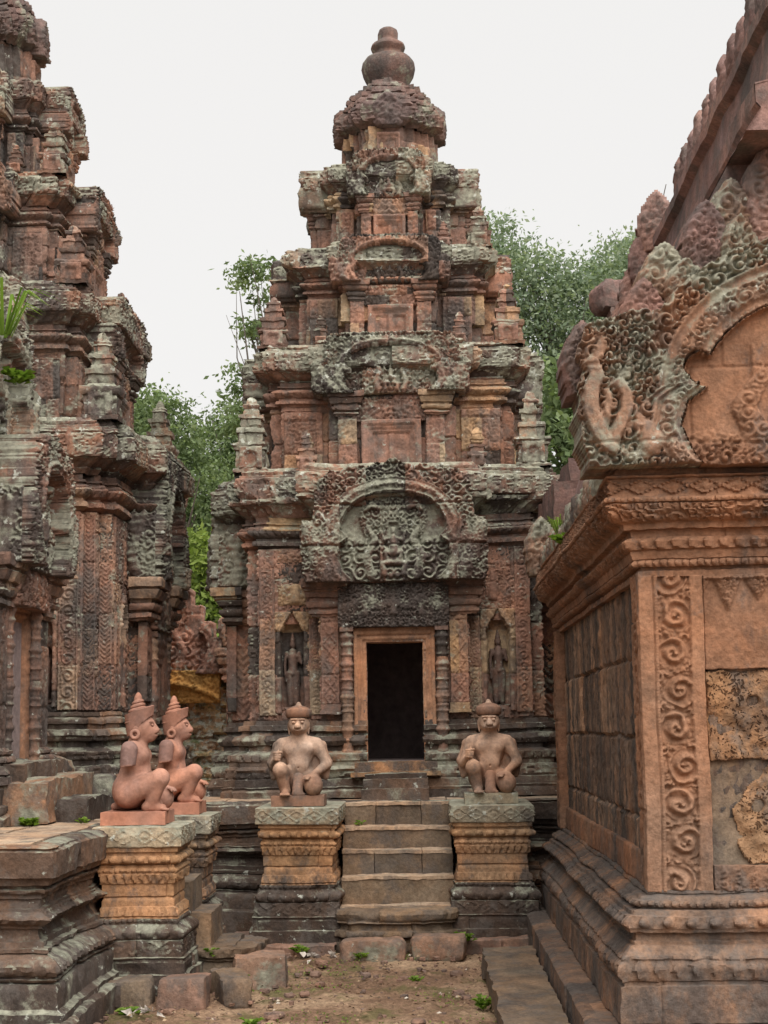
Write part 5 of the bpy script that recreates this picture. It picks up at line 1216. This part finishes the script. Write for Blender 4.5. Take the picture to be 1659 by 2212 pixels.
        h = np.where(U_ < .50, np.maximum(h, np.maximum(s, np.where(jaw > 0, .055+jaw, 0))), h)
        return h
    def pm(u, v):
        z = v+zb; au = np.abs(u); U_ = 1.17-au; r = np.hypot(u, z-A[1])
        edge = np.interp(z, [3.0, 3.1, 3.3, 3.5, 3.62, 3.75, 3.85], [.05, .02, .0, .02, .0, .08, .30])+.02*np.abs(np.sin(z*22))
        return (U_ > edge) & ((z < 3.55) | (r < .90) | (z < 3.8-.0*au)) & (z < np.interp(au, [0, .3, .5, .7, .9, 1.05, 1.17], [4.30, 4.24, 4.12, 3.98, 3.78, 3.74, 3.70]))
    def inn(u, v):
        z = v+zb; au = np.abs(u); return np.where(z > 3.40, (np.hypot(u, z-A[1]) < .575) | (np.hypot(au-.545, z-3.50) < .082), au < np.interp(z, [3.0, 3.06, 3.2, 3.33, 3.40], [.54, .59, .65, .61, .51])).astype(bool)
    relief('tympanum', M_LIB, t, X(1.95, LY-.222, zb), UX, 1.34, .86, lambda u, v: np.where(inn(u, v), ph(u, v), -.02), res=.0068, mask=inn, thick=.10, bw=.55, bh=.392, bj=.005, groove=.008, seed=14, jit=.0025)
    relief('pediment', M_LIBP, t, X(1.95, LY-.22, zb), UX, 2.34, 1.32, lambda u, v: np.where(inn(u, v), -.03, ph(u, v)), res=.0068, mask=pm, thick=.42, bw=.55, bh=.392, bj=.006, groove=.008, seed=12, jit=.003)
    for s in (-1, 1):
        for i, (x, z, w, h_, ln) in enumerate(((.84, 3.40, .24, .40, -.12), (1.075, 3.46, .26, .40, -.1), (1.165, 3.62, .26, .40, -.05), (1.28, 3.80, .30, .42, 0), (1.50, 3.98, .28, .45, 0), (1.64, 4.05, .30, .50, 0), (1.83, 4.12, .30, .60, 0))):
            leaf_finial('flame_stone', M_LIBP if i % 2 else M_ROOF, t, X(1.95+s*(1.95-x), LY-.10+.03*(i % 2), z), UX, w, h_, .30, i+3, 1.05, .009, .06)
        leaf_finial('flame_stone', M_LIBP, t, X(1.95+s*.30, LY-.16, 3.98), UX, .22, .34, .15, 30, 1.1, .009, .07); leaf_finial('flame_stone', M_LIBP, t, X(1.95+s*.58, LY-.15, 3.80), UX, .24, .30, .15, 31, 1.1, .009, .07)
library()

# ------------------------------------------------------------------ ruined gate pavilion behind, between the towers
def gate():
    t = thing('gate_pavilion', 'ruined pavilion with pink carved gable and mossy brick wall between the towers', 'pavilion')
    y = 19.5; xc = -3.32
    f, mk0 = ped_shape(2.1, 1.5, 21, .02)
    def mk(u, v):
        a = np.abs(u)/1.05; st = np.floor((1-v/1.5)*7)/7
        return (a < .12+st*.92) & (v < 1.5-.06*np.abs(np.sin(u*14)))
    relief('pediment', M_GATE, t, X(xc, y, 2.42), UX, 2.1, 1.55, f, res=.016, mask=mk, thick=.4, bw=.40, bh=.34, seed=22, jit=.008)
    relief('lintel', M_YEL, t, X(xc, y-.05, 2.06), UX, 1.55, .40, lambda u, v: .02+.03*scroll(u, v, .12, 3)+.05*(np.abs(v-.26+.35*u*u) < .03)-.04*(np.abs(np.abs(u)-.15) < .1)*(v < .22), res=.015, thick=.3, bw=5, bh=5)
    m = MB(); sweep(m, [(-5, y+.1), (-1.6, y+.1), (-1.6, y+2)], [(0, .25), (1.3, .22), (1.32, .12), (2.05, .05), (2.5, 0), (2.72, -.1)], ds=.03, dz=.028, orn=[(1.2, 2.7, 'scroll', .13, .03)], bw=.17, bh=.065, seed=23, bj=.035, groove=.02, chip=.10); m.build('brick_wall', M_BRICK, t, jit=.012, jscale=.06, big=.03)
    for x in (-2.32, -1.9):
        relief('pilaster', M_GATE, t, X(x, y-.12, 1.4), UX, .26, 1.0, lambda u, v: .03*scroll(u, v, .12, 3), res=.018, thick=.3, bw=.5, bh=.2, seed=24); capital(t, M_GATE, X(x, y-.1, 2.3), UX, .28, .06, .42, 5)
    leaf_finial('corner_stone', M_GATE, t, X(-2.33, y-.1, 2.75), UX, .5, .55, .3, 6, 1, .018, .07)
gate()

# ------------------------------------------------------------------ trees
def tree(name, label, base, blobs, nleaf, mat, leaf=.11, seed=0, limbs=5, trunk_r=.22, group='trees behind the temple', clus=.42):
    rng = np.random.default_rng(seed); base = np.array(base, float)
    t = thing(name, label, 'tree', tuple(base), 0, group)
    blobs = np.array(blobs, float)                                     # x, y, z, rx, ry, rz of foliage masses, from the base
    m = MB(); top = blobs[:, :3].mean(0)
    sp = np.array([[0, 0, -.1], [top[0]*.15, top[1]*.1, top[2]*.4], [top[0]*.6, top[1]*.5, top[2]*.8], top+[0, 0, .3]])
    m.tube(sp, [trunk_r, trunk_r*.75, trunk_r*.5, trunk_r*.15], 10, .5)
    for i in range(min(limbs, 99)):
        b = blobs[i % len(blobs)]; e = b[:3]+rng.normal(0, .4, 3)*b[3:]; k = rng.uniform(.35, .85); s = sp[1]+(sp[2]-sp[1])*k if k < .9 else sp[2]
        mid = (s+e)/2+np.array([0, 0, -.12*np.linalg.norm(e-s)])+rng.normal(0, .12, 3)
        m.tube([s, mid, e], [trunk_r*.38, trunk_r*.24, trunk_r*.06], 6, .5)
        for q in range(3):
            e2 = e+rng.normal(0, .5, 3)*b[3:]*.8; m.tube([mid, (mid+e2)/2+rng.normal(0, .1, 3), e2], [trunk_r*.15, trunk_r*.1, trunk_r*.03], 5, .5)
    m.build('trunk', M_BARK, t, jit=.01, big=.04, jscale=.3)
    w = blobs[:, 3]*blobs[:, 4]*blobs[:, 5]; w = w**.8/np.sum(w**.8)
    nc = max(20, nleaf//42); C = []
    bi = rng.choice(len(blobs), nc, p=w); d = rng.normal(size=(nc, 3)); d /= np.linalg.norm(d, axis=1)[:, None]; rad = rng.random(nc)**.45
    cen = blobs[bi, :3]+d*rad[:, None]*blobs[bi, 3:]
    per = 42; cs = rng.uniform(.5, 1.25, nc)*clus
    P = np.repeat(cen, per, 0)+rng.normal(0, .5, (nc*per, 3))*np.repeat(cs, per)[:, None]*[1, 1, .55]
    n = len(P); L = leaf*rng.uniform(.6, 1.35, n); a = rng.normal(size=(n, 3)); a[:, 2] -= .35; a /= np.linalg.norm(a, axis=1)[:, None]
    b = np.cross(a, rng.normal(size=(n, 3))); b /= np.linalg.norm(b, axis=1)[:, None]
    V = np.stack([P, P+a*L[:, None]*.45+b*L[:, None]*.24, P+a*L[:, None], P+a*L[:, None]*.5-b*L[:, None]*.24], 1).reshape(-1, 3)
    Q = np.arange(n*4).reshape(n, 4); tint = np.clip(np.repeat(rng.uniform(.1, .8, nc), per)+rng.normal(0, .16, n), 0, 1)
    mb = MB(); mb.add(V, Q, tint); mb.build('crown', mat, t, jit=0, big=0, sharp=0)
    return t
def place(u, v, Y): ...
tree('broadleaf_tree', 'pale airy tree with visible bare branches, right of the middle tower', (3.9, 28.5, 0), [(-2.1, 0, 9.7, 1.2, 1.2, 1.2), (-.9, 0, 8.9, 1.5, 1.3, 1.4), (.3, .3, 9.6, 1.5, 1.3, 1.2), (-1.9, 0, 7.5, 1.0, 1, 1.0), (.2, 0, 7.6, 1.5, 1.2, 1.0), (-2.5, .3, 10.6, .5, .6, .8)], 44000, M_LEAFP, .10, 1, 12, .24)
tree('broadleaf_tree', 'tall pale tree reaching above the library gable', (6.3, 31, 0), [(-1.8, 0, 10.6, 1.0, 1.2, 1.0), (-.5, 0, 11.0, 1.3, 1.2, 1.2), (-1.0, 0, 9, 1.6, 1.4, 1.6), (1.0, 0, 10, 1.6, 1.4, 1.8)], 34000, M_LEAFP, .10, 2, 9, .24)
tree('broadleaf_tree', 'dark glossy low tree between the middle tower and library', (3.0, 25, 0), [(-.4, 0, 6.5, 1.0, .9, 1.2), (-.3, 0, 5.2, 1.0, .9, 1.2), (-.2, 0, 3.9, 1.1, .9, 1.1)], 15000, M_LEAF, .15, 3, 6, .16)
tree('broadleaf_tree', 'sunlit yellow-green tree in the narrow gap right of the tower base', (2.4, 23, 0), [(-.4, 0, 2.9, .7, .7, .9), (-.5, 0, 1.9, .7, .7, .8), (.4, 0, 3.6, .9, .7, .9)], 9000, M_LEAFY, .14, 4, 5, .12)
tree('broadleaf_tree', 'rounded mid-green tree nearest the larger left tower', (-5.2, 30, 0), [(-.3, 0, 7.3, 1.2, 1.1, 1.1), (.5, 0, 5.9, 1.4, 1.2, 1.3), (.7, 0, 4.6, 1.3, 1.1, 1.1)], 46000, M_LEAF, .10, 5, 6, .22)
tree('broadleaf_tree', 'bushy mid-green tree touching the left side of the middle tower', (-3.2, 32, 0), [(-.4, 0, 7.4, 1.3, 1.1, 1.0), (.2, 0, 6.0, 1.4, 1.2, 1.4), (-.6, 0, 4.8, 1.3, 1.1, 1.1)], 46000, M_LEAF, .10, 6, 6, .22)
tree('broadleaf_tree', 'bright yellow-green shrub low in the gap between the towers', (-3.3, 24.5, 0), [(-.1, 0, 4.2, .9, .7, .8), (-.2, 0, 3.3, .9, .7, .8)], 10000, M_LEAFY, .12, 7, 5, .12)
tree('slender_tree', 'slender tree with sparse leaf tufts left of the middle tower', (-1.3, 27, 0), [(-1.45, 0, 9.6, .55, .5, .45), (-1.6, 0, 8.75, .42, .4, .3), (-1.8, 0, 7.75, .40, .4, .42), (-1.9, 0, 7.1, .3, .4, .35)], 2000, M_LEAF, .11, 8, 9, .12, clus=.3)

# ------------------------------------------------------------------ weeds, grass, litter
def weed(label, loc, r, n, seed, mat=None, blade=False, up=1.0, group='weeds growing from the stones'):
    rng = np.random.default_rng(seed); mb = MB()
    for i in range(n):
        a = rng.uniform(0, 6.28); d = np.array([math.cos(a), math.sin(a), 0]); l = r*rng.uniform(.5, 1.2)
        if blade:
            p = np.array([0, 0, 0.])+d*rng.uniform(0, .3)*r; q = p+d*l*.5+[0, 0, l*1.0*up]; e = p+d*l*1.1+[0, 0, l*(1.1*up-.3)]; w = np.cross(d, [0, 0, 1])*l*.035
            mb.add([p-w, p+w, q+w*.8, q-w*.8, e], [[0, 1, 2, 3], [3, 2, 4, -1]], rng.random())
        else:
            p = d*l*.5*rng.random()+[0, 0, r*.6*rng.random()*up]; s = np.cross(d, [0, 0, 1])*l*.22; z = np.array([0, 0, l*.25])
            mb.add([p, p+d*l*.25+s+z, p+d*l*.55+z*.7, p+d*l*.25-s+z], [[0, 1, 2, 3]], rng.random())
    o = mb.build('weed', mat or M_GRASS, None, jit=0, big=0, sharp=0, loc=loc); tag(o, label, 'weed', group); return o
weed('small weed on the second step from the top', (-.58, 13.50, .91), .06, 30, 1)
weed('weed at the foot of the right moulded step corner', (.10, 12.38, .06), .07, 40, 2)
weed('weed below the left foot stone', (-.52, 12.05, .02), .07, 36, 3)
weed('weed beside the left kerb course', (-1.0, 12.36, .03), .08, 40, 4)
weed('weed between the lone lichened block and the purple-brown block', (-1.36, 10.75, .03), .13, 110, 5)
weed('weed on the round side step', (-1.50, 11.0, .2), .07, 40, 6)
weed('yellow-green weed carpet by the left kerb', (-1.84, 9.95, .0), .10, 150, 7, up=.35)
weed('weed clump right of the right foot stone', (.27, 12.36, .10), .09, 50, 8)
weed('leafy weed clump at the foot of the hall base', (-2.72, 10.85, TOP), .085, 110, 9, up=.8)
weed('small leafy weed left of the fallen moulded stone', (-2.38, 11.0, TOP), .06, 30, 10)
weed('long grass blades on the hall roof at the left edge', (-2.98, 10.9, 4.55), .32, 26, 11, blade=True)
weed('short grass tuft on the hall cornice', (-2.95, 11.2, 4.25), .14, 80, 12)
weed('grass tuft on the library eave', (1.0, 11.4, 3.10), .12, 60, 13, blade=True)
weed('ferny weed hanging on the library eave moulding', (.94, 10.5, 2.92), .10, 70, 14)
weed('weed tuft at the corner of the far kerb', (-1.60, 12.62, .05), .10, 50, 15)
weed('weed at the bottom edge of the soil', (-1.05, 9.35, .02), .08, 50, 16)
weed('low weed by the chipped slab edge', (.32, 9.9, .02), .10, 60, 17)
weed('tuft in the soil before the right foot stone', (-.1, 11.0, .02), .06, 40, 18, up=.5)
def ground_grass():
    rng = np.random.default_rng(5); n = 2600; mb = MB()
    x = rng.uniform(-2.0, .9, n); y = rng.uniform(9.0, 12.5, n); k = n2(x, y, .35, 9); s = k > .15; x, y = x[s], y[s]; n = len(x)
    a = rng.uniform(0, 6.28, n); l = rng.uniform(.010, .026, n); d = np.stack([np.cos(a), np.sin(a), 0*a], 1)*l[:, None]; p = np.stack([x, y, 0*x+.012], 1)
    w = np.stack([-np.sin(a), np.cos(a), 0*a], 1)*l[:, None]*.3; z = np.array([0, 0, 1.])*l[:, None]*.5
    mb.add(np.stack([p, p+d*.5+w+z, p+d+z*.6, p+d*.5-w+z], 1).reshape(-1, 3), np.arange(n*4).reshape(n, 4), rng.random(n))
    o = mb.build('ground_cover', M_GRASS, None, jit=0, big=0, sharp=0); tag(o, 'sparse low green cover on the soil', 'ground cover', kind='stuff')
ground_grass()
def litter():
    rng = np.random.default_rng(6); mb = MB(); n = 120
    n = 700; x = rng.uniform(-2.0, .8, n); y = rng.uniform(9.0, 12.4, n)
    for i in range(n):
        a = rng.uniform(0, 6.28); l = rng.uniform(.006, .022); d = np.array([math.cos(a), math.sin(a), 0])*l; w = np.array([-d[1], d[0], 0])*.4; p = np.array([x[i], y[i], .035])
        mb.add([p-d, p+w+[0, 0, .01], p+d+[0, 0, .004], p-w], [[0, 1, 2, 3]], rng.random()**1.3)
    tag(mb.build('leaf_litter', M_BITS, None, jit=0, big=0, sharp=0), 'scattered dry leaf bits on the soil', 'litter', kind='stuff')
    for j, (lab, px, py, k) in enumerate((('crumpled pale scraps in the soil near the left kerb', -1.74, 9.80, 14), ('small pale scraps by the left foot stone', -.86, 12.1, 8))):
        mb = MB()
        for i in range(k):
            c = np.array([px+rng.normal(0, .06), py+rng.normal(0, .035), .05]); q = rng.normal(0, .022, (4, 3)); mb.add(c+q, [[0, 1, 2, -1], [0, 2, 3, -1]], .5)
        tag(mb.build('scrap_pile', M_LITTER, None, jit=0, big=0, sharp=0), lab, 'scraps')
litter()
def pebbles():
    rng = random.Random(12); mb = MB()
    for i in range(420):
        x, y = rng.uniform(-2.0, .4), rng.uniform(9.0, 12.4); s = rng.uniform(.012, .05)*(.5+rng.random()**3)
        mb.box((x, y, .012+s*.2), (s*rng.uniform(1, 1.8), s*rng.uniform(.8, 1.4), s*.7), .02, rng.random(), rot=rng.uniform(0, 3), rnd=3.5)
    tag(mb.build('gravel', M_BLK2, None, jit=.004, jscale=.03, big=0), 'loose grit and small stones on the soil', 'gravel', kind='stuff')
pebbles()
